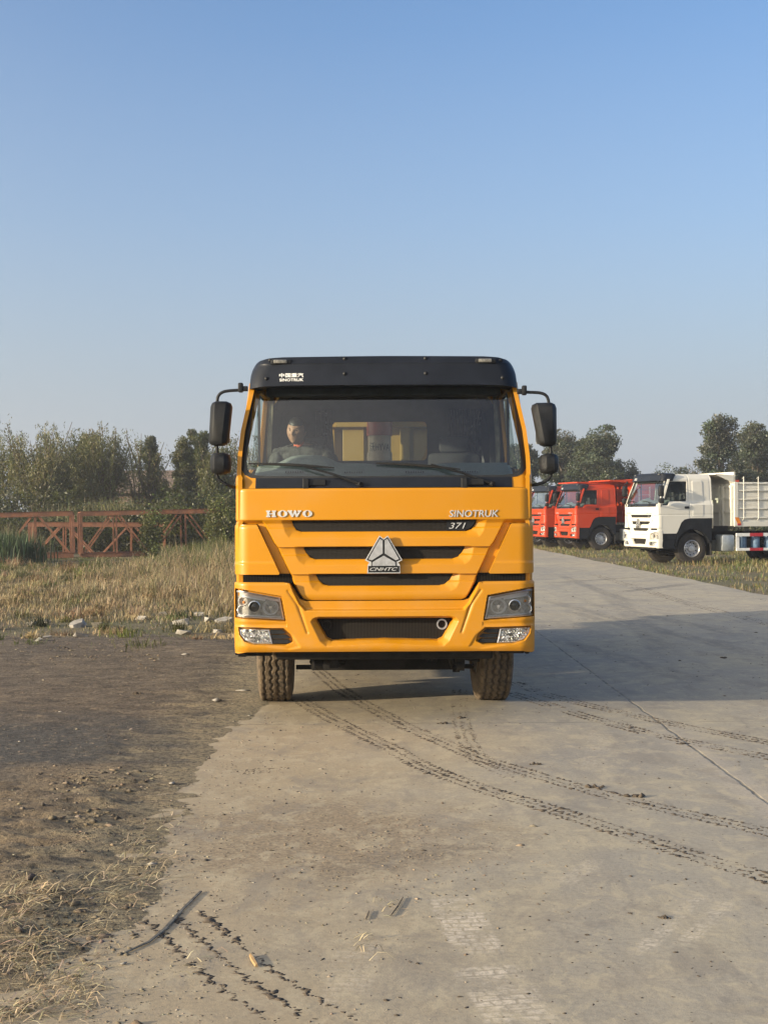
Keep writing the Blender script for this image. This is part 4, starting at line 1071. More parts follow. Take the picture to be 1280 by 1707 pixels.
# concrete road, a slab standing a few centimetres above the field
edge = [(8.3, -8), (7.95, 20)] + [(7.88 - .0195 * (y - 24) + .05 * sin(y * 1.7) + .04 * sin(y * .61), y) for y in np.linspace(24, 110, 60)]
lft = [(-1.6, y) for y in (110, -8)]
m = MB(); pl = [(a, b) for a, b in edge] + lft
m.prism(pl, lambda u, v: (u, v, 0), lambda u, v: (u, v, -.12)); tag(m.build('road', road_mat()), kind='structure')
# packed dirt verge with real relief
nx, ny = 230, 420
xs = np.linspace(-13, -.55, nx); ys = 2.5 + 17.5 * np.linspace(0, 1, ny) ** 1.25
XX, YY = np.meshgrid(xs, ys, indexing='ij'); ZZ = np.zeros_like(XX)
for i in range(nx):
    for j in range(ny):
        x, y = XX[i, j], YY[i, j]
        a = mnoise.fractal(Vector((x * .7, y * .7, 3.1)), 1., 2.1, 5); b = mnoise.fractal(Vector((x * 4.2, y * 6.5, 9.)), .9, 2.2, 5)
        ex = -1.17 + .07 * sin(y * 1.1) + .12 * mnoise.noise(Vector((x * .5, y * .9, 5)))
        t = (ex - x)
        z = min(.035, .045 * t) if t > 0 else .09 * t
        z += (.034 * a + .022 * b + .010 * mnoise.noise(Vector((x * 13, y * 13, 2.)))) * min(1, max(0, t * 1.3 + .35)) * (1.35 if y < 8.6 else .6)
        k = max(0, 1 - abs(y - 6.95) / .22) * (1 if x < -1.75 else max(0, 1 - (x + 1.75) / .25)) ; z -= .045 * k * k if x < -1.5 else 0
        z -= .075 * min(1.2, max(0, (y - 16.3 + 2.2 * mnoise.noise(Vector((x * .6, y * .5, 1)))) / 2.6))
        ZZ[i, j] = max(z, -.045) if y < 19 else z
I = np.arange(nx * ny).reshape(nx, ny); f = np.stack([I[:-1, :-1], I[1:, :-1], I[1:, 1:], I[:-1, 1:]], -1).reshape(-1, 4)
tag(link_mesh('dirt_verge', np_mesh(np.stack([XX, YY, ZZ], -1).reshape(-1, 3), f, True), verge_mat()), kind='structure')
def zat(x, y):
    if x > -1.1: return 0.
    i = min(nx - 1, max(0, int((x + 13) / 12.45 * (nx - 1) + .5))); j = min(ny - 1, max(0, int((max(0, (y - 2.5) / 17.5)) ** .8 * (ny - 1) + .5)))
    return max(0. if x > -1.2 else -.05, float(ZZ[i, j]))

# ================================================================ trucks
T1 = make_truck('yellow', 'yellow', (0, D0, 0), 0, 'yellow dump truck seen head on with a black sun visor, parked on the concrete', mud=True)
TH = radians(15.5); RZ = -(pi / 2 - TH)
def park(wx, wy_, mat, style, label, group):
    # wx, wy_: ground point of the near front wheel (local (1.15,1.42))
    lx, ly = 1.12, 1.42; c, s = cos(RZ), sin(RZ)
    return make_truck(mat, style, (wx - (lx * c - ly * s), wy_ - (lx * s + ly * c), -.05), RZ, label, group=group)
gp = 'dump trucks parked in a row beyond the road'
park(10.2, 44.8, 'cream', 'cream', 'cream white dump truck with a red and white striped side guard, nearest the camera', gp)
RX, RY = 9.95, 62.0
park(RX, RY, 'red', 'red', 'red dump truck with its whole cab side showing, parked beside the cream white truck', gp)
park(RX - 3.7 * sin(TH), RY + 3.7 * cos(TH), 'red', 'red', 'red dump truck half hidden behind the nearer red one', gp)
park(RX - 7.9 * sin(TH), RY + 7.9 * cos(TH), 'grey_paint', 'grey', 'pale grey truck mostly hidden behind the yellow truck and the red ones', gp)
# ================================================================ foliage
def leaf_mat(name, tr=.25, k=.5):
    t = NT(name); c = t.attr('col')
    d = t.n('ShaderNodeBsdfDiffuse'); t.put(d.inputs[0], c)
    g = t.n('ShaderNodeBsdfTranslucent'); t.put(g.inputs[0], t.mix(k, c, (.30, .34, .06), 'MIX'))
    gl = t.n('ShaderNodeBsdfGlossy'); gl.inputs['Roughness'].default_value = .45; gl.inputs[0].default_value = (.5, .5, .5, 1)
    m1 = t.n('ShaderNodeMixShader'); m1.inputs[0].default_value = tr; t.t.links.new(d.outputs[0], m1.inputs[1]); t.t.links.new(g.outputs[0], m1.inputs[2])
    m2 = t.n('ShaderNodeMixShader'); m2.inputs[0].default_value = .05; t.t.links.new(m1.outputs[0], m2.inputs[1]); t.t.links.new(gl.outputs[0], m2.inputs[2])
    t.t.links.new(m2.outputs[0], t.out.inputs[0]); return t.m
M['leaf'] = leaf_mat('foliage'); M['grass'] = leaf_mat('grass_blades', .25, 0.)
M['bark'] = plain('bark', (.10, .08, .06), .9, var=.4, sc=6, bump=.8)
def unit(r, n):
    v = r.normal(size=(n, 3)); return v / np.linalg.norm(v, axis=1)[:, None]
def leaf_quads(r, C, L, W, colr, droop=0.):
    """C centres (n,3); leaves as narrow rhombs of length L width W; colr (n,3)"""
    n = len(C); a = unit(r, n); a[:, 2] -= droop; a /= np.linalg.norm(a, axis=1)[:, None]
    b = np.cross(a, unit(r, n)); b /= np.linalg.norm(b, axis=1)[:, None] + 1e-9
    l = (L * r.uniform(.6, 1.3, n))[:, None]; w_ = (W * r.uniform(.6, 1.3, n))[:, None]
    V = np.stack([C - a * l / 2, C + b * w_ / 2, C + a * l / 2, C - b * w_ / 2], 1).reshape(-1, 3)
    Fc = np.arange(4 * n).reshape(n, 4); return V, Fc, np.repeat(colr, 4, 0)
def tint(r, n, base, var=.25, hue=.12):
    b = np.array(base)[None, :] * (1 + var * r.normal(size=(n, 1))).clip(.35, 2.)
    b = b * (1 + hue * r.normal(size=(n, 3))); return b.clip(.005, .8)
def tree(x, y, h, w, kind, label, base=(.055, .068, .028), seed=0, group='trees behind the yard', z0=0., dens=1., leaf=.15):
    r = np.random.default_rng(seed); root = empty('tree', (x, y, z0 - .05), 0, label=label, cat='tree', group=group)
    tips = []; mb = MB(); tr_h = h * (.75 if kind == 'poplar' else .45)
    pts = [Vector((0, 0, 0))]
    for i in range(5): pts.append(pts[-1] + Vector((r.normal() * .03 * h, r.normal() * .03 * h, tr_h / 5)))
    mb.tube([p[:] for p in pts], [.028 * h * (1 - .13 * i) for i in range(6)], 8); trunk = mb.build('trunk', 'bark', root, True)
    CL = []; mb = MB()
    nl = {'poplar': 26, 'willow': 20, 'round': 20, 'wispy': 14}[kind]
    nl = int(nl * (1 + w / h * .6))
    for k in range(nl):
        t = r.uniform(.18, 1.) if kind != 'round' else r.uniform(.4, 1.)
        ip = min(4, int(t * 5)); p = pts[ip].lerp(pts[ip + 1], t * 5 - ip) if t < 1 else pts[5]
        an = r.uniform(0, 2 * pi)
        if kind == 'poplar':
            out = w * .5 * (1.05 - t * .75) * r.uniform(.5, 1.); e = p + Vector((cos(an) * out, sin(an) * out, h * r.uniform(.10, .24)))
            if k < 3: e = pts[5] + Vector((r.normal() * .1 * w, r.normal() * .1 * w, (h - tr_h) * r.uniform(.6, 1.)))
        elif kind in ('willow', 'wispy'):
            out = w * .5 * r.uniform(.35, 1.); e = p + Vector((cos(an) * out, sin(an) * out, (h - p.z) * r.uniform(.45, 1.)))
        else:
            out = w * .5 * r.uniform(.3, 1.); ph = r.uniform(.0, 1.); e = Vector((cos(an) * out, sin(an) * out, h * .45 + h * .5 * sqrt(max(0, 1 - (out / (w * .52)) ** 2)) * ph))
        mid = p.lerp(e, .5) + Vector((0, 0, .04 * h)); mb.tube([p[:], mid[:], e[:]], [.010 * h, .006 * h, .002 * h], 5, False)
        n = 5 if kind != 'round' else 4
        for q in range(n):
            s = .35 + .65 * (q + r.uniform()) / n; c = p.lerp(mid, s * 2) if s < .5 else mid.lerp(e, s * 2 - 1)
            CL.append((c.x + r.normal() * .03 * w, c.y + r.normal() * .03 * w, c.z + r.normal() * .015 * h))
    mb.build('limbs', 'bark', trunk)
    CL = np.array(CL); nc = len(CL); 
    if kind in ('willow', 'wispy'):
        per = int((46 if kind == 'willow' else 15) * dens * (1 if h < 8 else 1.3)); ns = 5; Cs = []; Co = []
        cc = tint(r, nc, base, .28, .08)
        for i in range(nc):
            for s in range(ns):
                o = CL[i] + r.normal(size=3) * np.array([.06 * w, .06 * w, .02 * h]); Ld = r.uniform(.10, .30) * h; m_ = max(3, per // ns * (1 if kind == 'willow' else 1))
                t = r.uniform(0, 1, m_); sw = r.normal(size=2) * .05 * h
                Pq = np.stack([o[0] + sw[0] * t + r.normal(size=m_) * .07, o[1] + sw[1] * t + r.normal(size=m_) * .07, o[2] - Ld * t + .04 * h], 1); Cs.append(Pq); Co.append(np.repeat(cc[i:i + 1], m_, 0) * r.uniform(.7, 1.3, (m_, 1)))
        C = np.concatenate(Cs); co = np.concatenate(Co); C = C[C[:, 2] > .1]; co = co[:len(C)]
        V, Fc, cv = leaf_quads(r, C, leaf * 1.7, leaf * .5, co, droop=1.2)
    else:
        per = int((60 if kind == 'poplar' else 75) * dens); cc = tint(r, nc, base, .26, .08)
        rad = np.array([.085 * w + .1, .085 * w + .1, .045 * h]) if kind == 'poplar' else np.array([.12 * w, .12 * w, .09 * h])
        d = unit(r, nc * per) * (r.uniform(0, 1, (nc * per, 1)) ** .4) * rad * np.repeat(r.uniform(.6, 1.35, (nc, 1)), per, 0)
        C = np.repeat(CL, per, 0) + d; co = np.repeat(cc, per, 0) * r.uniform(.7, 1.3, (nc * per, 1)); k = C[:, 2] > .1; C = C[k]; co = co[k]
        V, Fc, cv = leaf_quads(r, C, leaf * 1.15, leaf * .75, co)
    link_mesh('crown', np_mesh(V, Fc, False, cv), 'leaf', root); return root
def bush(name, x, y, z, sx, sy, sz, label, cat, base, seed, n=2500, leaf=.1, group=None, kind='blob', parts=True):
    r = np.random.default_rng(seed)
    nc = max(8, n // 60); u = unit(r, nc); u[:, 2] = np.abs(u[:, 2]); CL = u * (r.uniform(.25, 1, (nc, 1)) ** .6) * np.array([sx / 2, sy / 2, sz]) * .9
    if kind == 'wall': CL = np.stack([r.uniform(-sx / 2, sx / 2, nc), r.uniform(-sy / 2, sy / 2, nc), r.uniform(0, sz, nc) * (.85 + .15 * r.uniform(size=nc))], 1)
    per = n // nc; cc = tint(r, nc, base, .3, .1)
    C = np.repeat(CL, per, 0) + r.normal(size=(nc * per, 3)) * np.array([.10 * min(sx, 3) + .06, .10 * min(sy, 3) + .06, .07 * sz + .04]); co = np.repeat(cc, per, 0) * r.uniform(.65, 1.35, (nc * per, 1))
    k = C[:, 2] > 0.02; C = C[k]; co = co[k]
    V, Fc, cv = leaf_quads(r, C, leaf * 1.3, leaf * .8, co)
    root = empty(name, (x, y, z), 0, label=label, cat=cat, group=group); link_mesh('foliage', np_mesh(V, Fc, False, cv), 'leaf', root)
    m = MB()
    for k in range(5): 
        a = CL[int(r.integers(nc))]; m.tube([(r.normal() * .1, r.normal() * .1, -.05), tuple(a * .5 + np.array([0, 0, .1])), tuple(a)], [.03, .02, .006], 5, False)
    m.build('stems', 'bark', root); return root
def XD(px, d): return (px - 640) * d / F
def HT(py, d): return CH + (HZ - py) * d / F
OL = (.075, .076, .030); OLY = (.105, .100, .045); DK = (.050, .058, .034); GR = (.062, .072, .050)
left = [(-8, 702, 90, 'willow', OL, 76, 'drooping willow at the left edge behind the rusty girders'),
        (58, 694, 105, 'willow', OLY, 72, 'broad olive willow, tallest of the trees on the left'),
        (88, 712, 60, 'willow', OL, 79, 'narrow willow just right of the broad olive one'),
        (125, 722, 40, 'poplar', DK, 82, 'dark narrow tree left of the two leaning willow tops'),
        (152, 716, 50, 'poplar', OL, 77, 'green tree directly above the left girder section'),
        (186, 702, 56, 'willow', OLY, 74, 'light feathery tree with a leaning top over the girders'),
        (232, 712, 52, 'wispy', OLY, 78, 'thin half-bare tree beside the gap of open sky'),
        (266, 720, 36, 'poplar', DK, 80, 'small dark pointed tree right of the half-bare one'),
        (292, 724, 46, 'poplar', OL, 75, 'bushy tree between two dark pointed trees'),
        (324, 714, 48, 'poplar', DK, 77, 'dark pointed tree left of the truck mirror'),
        (356, 730, 52, 'willow', OL, 72, 'low willow behind the left truck mirror'),
        (388, 722, 50, 'wispy', OLY, 80, 'thin loose tree between mirror and cab'),
        (-70, 700, 100, 'willow', OL, 78, 'willow just outside the left edge')]
for i, (px, py, wpx, kd, base, d, lab) in enumerate(left):
    h = HT(py, d) + .05; tree(XD(px, d), d, h, wpx * d / F * 1.6, kd, lab, base, seed=10 + i, group='trees behind the rusty girders', dens=2.6, leaf=.105)
for i, (px, kd, lab) in enumerate([(440, 'willow', 'left end of the cab'), (520, 'poplar', 'driver side of the cab'), (610, 'round', 'middle of the cab'), (700, 'poplar', 'right half of the cab'), (785, 'willow', 'right end of the cab')]):
    d = 92 + 4 * (i % 2); tree(XD(px, d), d, HT(735, d), 84 * d / F * 1.4, kd, 'tree hidden straight behind the ' + lab, OL, seed=80 + i, group='trees hidden behind the yellow truck', dens=1.1, leaf=.18)
    bush('shrub', XD(px + 20, d - 4), d - 4, -.05, 4., 2.5, 2.4, 'shrub hidden straight behind the ' + lab, 'shrub', (.038, .042, .018), 180 + i, n=2200, leaf=.18, group='shrubs hidden behind the yellow truck')
# undergrowth under the trees
under = [(-20, 800, 100), (30, 790, 110), (95, 800, 90), (150, 788, 100), (205, 792, 95), (255, 788, 90), (300, 790, 90), (345, 795, 80), (385, 790, 80)]
for i, (px, py, wpx) in enumerate(under):
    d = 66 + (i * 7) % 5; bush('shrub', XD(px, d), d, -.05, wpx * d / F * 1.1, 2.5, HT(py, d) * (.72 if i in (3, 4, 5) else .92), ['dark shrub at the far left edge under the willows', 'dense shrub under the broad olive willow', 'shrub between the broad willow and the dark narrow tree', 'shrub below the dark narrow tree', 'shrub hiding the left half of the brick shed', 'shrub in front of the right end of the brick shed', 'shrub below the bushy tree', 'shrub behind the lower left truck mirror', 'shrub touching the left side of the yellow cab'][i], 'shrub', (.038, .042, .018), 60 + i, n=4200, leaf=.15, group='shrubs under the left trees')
right = [(893, 733, 60, 'poplar', GR, 112, 'poplar right beside the yellow cab, behind its right mirror'),
         (950, 716, 62, 'poplar', GR, 108, 'left one of the two tall grey green poplars above the red trucks'),
         (1002, 709, 84, 'poplar', GR, 106, 'tallest of the poplars above the red trucks'),
         (975, 722, 60, 'poplar', GR, 113, 'poplar standing between and behind the two tall ones'),
         (1048, 757, 52, 'round', GR, 116, 'low dark tree at the right foot of the tall poplars'),
         (1112, 762, 84, 'round', (.042, .052, .026), 125, 'broad round tree behind the white cab'),
         (1176, 776, 62, 'round', (.045, .055, .028), 130, 'small round tree seen between the round tree and the right-hand poplar'),
         (1222, 690, 62, 'poplar', GR, 98, 'tall poplar standing behind the white dump body'),
         (1262, 697, 70, 'poplar', GR, 101, 'big poplar at the right edge of the picture'),
         (1243, 704, 60, 'poplar', GR, 104, 'poplar filling the gap between the two big right-hand ones'),
         (1310, 700, 80, 'poplar', GR, 99, 'poplar just outside the right edge'),
         (858, 742, 60, 'poplar', GR, 115, 'poplar hidden behind the yellow cab'),
         (1152, 772, 26, 'wispy', (.09, .08, .05), 128, 'bare thin sapling beside the round tree')]
for i, (px, py, wpx, kd, base, d, lab) in enumerate(right):
    h = HT(py, d); tree(XD(px, d), d, h, wpx * d / F * (2.1 if kd == 'poplar' else 1.35), kd, lab, base, seed=40 + i, group='trees beyond the parked trucks', dens=2.1 if kd != 'wispy' else .5, leaf=.155)
for i, (px, py, wpx) in enumerate([(900, 792, 80), (960, 790, 90), (1020, 795, 90), (1075, 802, 80), (1130, 800, 90), (1190, 800, 90), (1250, 795, 100), (1310, 795, 90)]):
    d = 96 + (i * 5) % 7; bush('shrub', XD(px, d), d, -.05, wpx * d / F * 1.2, 3, HT(py, d) * .95, ['low shrub just right of the yellow cab behind the red trucks', 'low shrub below the left tall poplar', 'low shrub below the tallest poplar', 'low shrub between the red body and the white cab', 'low shrub under the broad round tree', 'low shrub under the small round tree', 'low shrub below the right-hand poplars', 'low shrub just outside the right edge'][i], 'shrub', (.036, .044, .022), 90 + i, n=3200, leaf=.18, group='shrubs behind the parked trucks')
# far wood closing the horizon
r = np.random.default_rng(5); n = 26000; a = r.uniform(-1.25, 1.25, n); dd = r.uniform(190, 230, n); hh = (3.2 + 1.6 * np.sin(a * 31) + 1.1 * np.sin(a * 77 + 1)) * r.uniform(0, 1, n) ** .7
C = np.stack([np.sin(a) * dd, np.cos(a) * dd, hh.clip(.05, 9)], 1); V, Fc, cv = leaf_quads(r, C, 1.5, 1.1, tint(r, n, (.05, .058, .036), .2, .06))
tag(link_mesh('distant_wood', np_mesh(V, Fc, False, cv), 'leaf'), 'low hazy wood closing the horizon far behind the yard', 'wood', kind='stuff')
# brick shed behind the left trees
def brick_mat():
    t = NT('brown_brick'); o = t.obj(); x = t.xyz(o); br = t.n('ShaderNodeTexBrick'); t.put(br.inputs[0], t.vec(x[0], x[2], 0.)); br.inputs['Scale'].default_value = 1.; br.inputs['Brick Width'].default_value = .5; br.inputs['Row Height'].default_value = .16; br.inputs['Mortar Size'].default_value = .02
    br.inputs['Color1'].default_value = (.16, .095, .065, 1); br.inputs['Color2'].default_value = (.11, .075, .055, 1); br.inputs['Mortar'].default_value = (.17, .15, .13, 1)
    return t.pbr(t.mix(t.math('MULTIPLY', t.noise(1, 5), .4), br.outputs[0], (.16, .13, .09)), .9)
sh = empty('brick_shed', (XD(200, 88), 88, 0), 0, label='long low brown brick shed half hidden behind the left trees', cat='shed')
m = MB(); m.box(-3.9, 3.9, 0, 5, -.1, 3.1); m.build('wall', brick_mat(), sh)
m = MB(); m.prism([(-.4, 3.08), (2.5, 4.5), (5.4, 3.08), (5.4, 3.2), (2.5, 4.65), (-.4, 3.2)], lambda u, v: (-4.2, u, v), lambda u, v: (4.2, u, v)); m.build('roof', plain('clay_roof', (.15, .11, .085), .9, var=.35, sc=3), sh)
m = MB(); [m.box(a, a + .9, -.04, .0, 1.1, 2.2) for a in (-2.9,)]; m.build('window', 'black_plastic', sh)
ch = empty('farm_house', (XD(352, 96), 96, 0), 0, label='small cream house glimpsed between trees beside the cab', cat='house')
m = MB(); m.box(-1.6, 1.6, 0, 4, -.1, 3.2); m.build('wall', plain('cream_render', (.50, .45, .33), .9), ch)
m = MB(); m.prism([(-.3, 3.18), (2, 4.3), (4.3, 3.18), (4.3, 3.3), (2, 4.42), (-.3, 3.3)], lambda u, v: (-1.9, u, v), lambda u, v: (1.9, u, v)); m.build('roof', plain('house_roof', (.14, .10, .08), .9), ch)
m = MB(); m.box(-.5, .4, -.03, 0, 1.0, 2.2); m.build('window', 'black_plastic', ch)

# ================================================================ rusty lattice girders
def rust_mat():
    t = NT('rusty_red_steel'); o = t.obj(); n = t.noise(3, 6, .65, o); f = t.noise(30, 4, .7, o)
    col = t.mix(t.ss(n, .35, .65), (.25, .10, .048), (.145, .065, .038)); col = t.mix(t.ss(f, .55, .7, 0, .5), col, (.36, .21, .12))
    return t.pbr(col, .8, 0, t.bump(f, .4, .01))
M['rust'] = rust_mat()
def girder(loc, rz, label, nb=3, bay=2.75, w_=1.5, h=1.72, tilt=0., half=False):
    g = empty('lattice_girder', loc, rz, label=label, cat='girder', group='rusty girder sections lying in the grass'); g.rotation_euler = (0, -tilt, rz)
    Ln = nb * bay
    for yy in (0, w_):
        for zz in (0, h):
            m = MB(); m.box(0, Ln, yy - .07, yy + .07, zz, zz + .05); m.box(0, Ln, yy - .07, yy - .04, zz - .15, zz + .05); m.build('chord', 'rust', g)
    for yy in (0, w_):
        for b in range(nb):
            x0 = b * bay; c = x0 + bay / 2
            for (a, e) in (((x0 + .15, .05), (c - .08, h - .05)), ((c + .08, h - .05), (x0 + bay - .15, .05)), ((c, .03), (c, h - .03))):
                m = MB(); m.tube([(a[0], yy, a[1]), (e[0], yy, e[1])], .045, 4); m.build('brace', 'rust', g)
            m = MB(); m.box(c - .22, c + .22, yy - .02, yy + .02, h - .14, h - .01); m.build('gusset_plate', 'rust', g)
        for x in (0, Ln):
            m = MB(); m.box(x - .06, x + .06, yy - .06, yy + .06, .0, h); m.build('end_post', 'rust', g)
    for b in range(nb + 1):
        for zz in (0, h):
            m = MB(); m.tube([(b * bay, 0, zz), (b * bay, w_, zz)], .03, 4); m.build('cross_tie', 'rust', g)
    for b in range(nb):
        m = MB(); m.tube([(b * bay, 0, h), (b * bay + bay, w_, h)], .03, 4); m.build('cross_tie', 'rust', g)
    return g
ga = (XD(53, 54.5) - 1.3, 54.5, .02); ang = atan2(3.2, 7.2)
girder((XD(53, 54) - 1.2, 53.6, .08), radians(16), 'rusty lattice girder section lying at the far left, nearest the camera', 1, 2.9, 1.5, 1.68, .02)
girder((XD(141, 56) + .02, 55.4, .06), radians(16), 'long rusty lattice girder running right from the middle posts into the vines', 3, 2.85, 1.5, 1.74, .018)
girder((XD(60, 58) - .5, 58.8, -.1), radians(9), 'second rusty lattice girder lying behind the front ones', 2, 2.9, 1.4, 1.45, -.01)
bush('shrub', XD(110, 61.8), 61.8, -.05, 9.5, 1.2, 1.75, 'tangle of brambles behind the left girders, leaves coloured dark for the shade', 'brambles', (.030, .034, .016), 150, n=9000, leaf=.12, kind='wall')  # leaf colour set dark to stand for the shade behind the girders
bush('shrub', XD(310, 61.8), 61.8, -.05, 5.5, 1.2, 2.0, 'tangle of brambles behind the right girder end, leaves coloured dark for the shade', 'brambles', (.034, .038, .016), 151, n=6000, leaf=.12, kind='wall')
# vines over the girders
for i, (px, py, wpx, b) in enumerate([(252, 852, 24, 905), (366, 834, 30, 905), (390, 828, 40, 905), (300, 846, 30, 880)]):
    d = (56.2, 56.4, 56.7, 58.6)[i]; x = XD(px, d); bush('vine', x, d, 0 if b > 890 else .8, wpx * d / F * 1.25, 1.0, HT(py, d) - (0 if b > 890 else .8), ['leafy vine hanging over the girder left of the long gap', 'broad vine heap over the girder end', 'pale green vine curtain beside the yellow truck', 'vine strands behind the open girder bay'][i], 'vine', (.10, .11, .035), 120 + i, n=3600, leaf=.085, group='vines climbing the girders', kind='wall')

# ================================================================ grass
def blades(name, P, H, Wd, colr, lean, label, cat, r, kind='stuff'):
    n = len(P); az = r.uniform(0, 2 * pi, n); dirn = np.stack([np.cos(az), np.sin(az), np.zeros(n)], 1); side = np.stack([-np.sin(az), np.cos(az), np.zeros(n)], 1)
    wd = (Wd * r.uniform(.6, 1.4, n))[:, None]; ln = (lean * H * r.uniform(.1, 1.4, n))[:, None]; up = np.array([0, 0, 1.])[None]
    b0 = P - side * wd / 2; b1 = P + side * wd / 2; Hm = H[:, None]
    m0 = P + up * Hm * .55 + dirn * ln * .3; tip = P + up * Hm + dirn * ln
    tip[:, 2] -= (ln[:, 0] * .35)
    V = np.stack([b0, b1, m0 + side * wd * .4, m0 - side * wd * .4, tip], 1).reshape(-1, 3); i = np.arange(n)[:, None] * 5
    Fc = np.concatenate([i + np.array([[0, 1, 2]]), i + np.array([[0, 2, 3]]), i + np.array([[3, 2, 4]])])
    sh = np.repeat(colr, 5, 0)
    return tag(link_mesh(name, np_mesh(V, Fc, False, sh), 'grass'), label, cat, kind=kind)
def vnoise(x, y, s, o=4, seed=0.):
    return np.array([mnoise.fractal(Vector((a * s, b * s, seed)), 1., 2., o) for a, b in zip(x, y)])
r = np.random.default_rng(11)
n = 420000; d = np.sqrt(r.uniform(16.8 ** 2, 56 ** 2, n)); q = r.uniform(-.43, -.045, n); x = q * d
nz = vnoise(x, d, .22); nz2 = vnoise(x, d, .9, 3, 7.)
front = 20.2 + 3.0 * nz2 + 2.6 * nz; nz3 = vnoise(x, d, 2.4, 2, 4.)
dens = np.clip((d - front) / 4.5, .0, 1) + .10 * (d > 17.6)
pale = np.exp(-(((x + 12.2) / 2.6) ** 2 + ((d - 41.) / 2.2) ** 2)); dens *= 1 - .93 * pale
dens *= np.clip(.75 + 1.0 * nz2, .12, 1) * np.clip(.6 + 1.6 * nz3, .05, 1)
k = r.uniform(size=n) < dens; x, d, nz, nz2, nz3 = x[k], d[k], nz[k], nz2[k], nz3[k]; n = len(x)
tall = np.clip((d - 20) / 14, 0, 1); rt = np.clip((x / d + .24) / .12, 0, 1)
H = (.05 + .10 * tall + .46 * tall * rt + .16 * np.clip(nz, -.5, 1)) * r.uniform(.45, 1.3, n); H = (H * (1 + .8 * nz3)).clip(.04, 1.15)
H *= np.where((d > 47) & (x / d < -.17), .4, 1.); H *= np.where((d > 44) & (x / d < -.165), np.clip((x / d + .165) * -8 , .3, 1) * .0 + .22, 1.)
green = np.clip(.22 + 1.1 * nz2 + .55 * np.clip((d - 40) / 12, 0, 1) - .35 * (d < 34) * (d > 22) + .3 * (d < 21.5), 0, 1)[:, None] > r.uniform(size=(n, 1))
colr = np.where(green, tint(r, n, (.105, .115, .035), .25, .10), tint(r, n, (.33, .26, .15), .32, .06))
z = np.full(n, -.05)
blades('dry_grass', np.stack([x, d, z], 1), H, .007 + .00014 * d, colr, .9, 'dry straw coloured grass covering the field left of the truck', 'grass', r)
nc = 330; cd = np.sqrt(r.uniform(17.3 ** 2, 46 ** 2, nc)); cx_ = r.uniform(-.36, -.06, nc) * cd; per = 70
Pc = np.repeat(np.stack([cx_, cd, np.full(nc, -.05)], 1), per, 0); Pc[:, :2] += r.normal(size=(nc * per, 2)) * np.repeat(r.uniform(.05, .16, (nc, 1)), per, 0)
kind_ = r.uniform(size=nc); cc = np.where((kind_ < .42)[:, None], tint(r, nc, (.10, .12, .035), .3, .1), tint(r, nc, (.40, .31, .17), .25, .05)); cc[kind_ > .88] = tint(r, int((kind_ > .88).sum()), (.22, .13, .07), .2, .05)
hc = np.repeat(r.uniform(.08, .30, nc) * (1 + .9 * np.clip((cd - 24) / 14, 0, 1)), per) * r.uniform(.4, 1.2, nc * per)
blades('grass_tufts', Pc, hc, .008 + .00014 * Pc[:, 1], np.repeat(cc, per, 0) * r.uniform(.75, 1.25, (nc * per, 1)), 1.3, 'separate tufts of straw and green weeds standing out of the dry field', 'grass', r)
# reeds and weeds
def patch(name, cx, cy, sx, sy, n, h0, h1, base, label, cat, seed, wd=.03, lean=.35, tips=None):
    r = np.random.default_rng(seed); P = np.stack([cx + sx * r.normal(size=n) * .5, cy + sy * r.normal(size=n) * .5, np.full(n, -.05)], 1)
    c = tint(r, n, base, .25, .1)
    if tips is not None: k = r.uniform(size=n) < .3; c[k] = tint(r, int(k.sum()), tips, .2, .05)
    return blades(name, P, r.uniform(h0, h1, n), wd, c, lean, label, cat, r)
patch('reed_clump', XD(6, 46), 46, 1.0, 1.4, 2600, .7, 1.35, (.055, .085, .035), 'dark green reed clump at the left edge in front of the girders', 'reeds', 1, .035)
patch('reed_clump', XD(-18, 49), 50, 1.3, 1.6, 700, .7, 1.7, (.15, .14, .07), 'pale tall reeds at the left end of the girders', 'reeds', 2, .035)
for i, (px, top, wpx) in enumerate([(70, 838, 60), (140, 832, 50), (190, 822, 60), (240, 836, 50)]):
    d = 67.; patch('weed_clump', XD(px, d), d, wpx * d / F, 1.2, 1500, HT(top, d) * .55, HT(top, d) * 1.05, (.13, .135, .055), 'tall pale weeds sprouting above the girders, clump %s' % ['left of the middle posts', 'above the middle posts', 'right of the middle posts, the tallest', 'left of the vine'][i], 'weeds', 30 + i, .05, .3, (.30, .26, .14))
# grass by the parked trucks
r = np.random.default_rng(12); n = 200000; d = np.sqrt(r.uniform(24 ** 2, 92 ** 2, n)); x = r.uniform(.04, .42, n) * d
e = 7.85 - .0195 * (d - 24); nz = vnoise(x, d, .35, 4, 3.); nz2 = vnoise(x, d, 1.2, 3, 1.)
off = x - e
dens = np.clip(off / .5 + .15, 0, 1) * np.clip(.55 + 1.2 * nz + .8 * nz2, .03, 1)
gv = np.exp(-(((x - 9.0) / .9) ** 2 + ((d - 29.2) / 2.4) ** 2)); dens *= 1 - .95 * gv
mid = np.exp(-((off - 1.7) / .7) ** 2) * (d > 38); dens *= 1 - .75 * mid
k = (r.uniform(size=n) < dens) & (off > -.05); x, d, nz, nz2, off = x[k], d[k], nz[k], nz2[k], off[k]; n = len(x)
H = (.06 + .09 * np.clip(nz + .4, 0, 1) + .07 * (off > 2.2)) * r.uniform(.4, 1.5, n)
g = (np.clip(.45 + nz2, 0, 1) > r.uniform(size=n))[:, None]
colr = np.where(g, tint(r, n, (.105, .125, .04), .25, .1), tint(r, n, (.27, .22, .11), .25, .07))
blades('verge_grass', np.stack([x, d, np.full(n, -.05)], 1), H, .008 + .00015 * d, colr, .8, 'short patchy green and dry grass between the road and the parked trucks', 'grass', r)
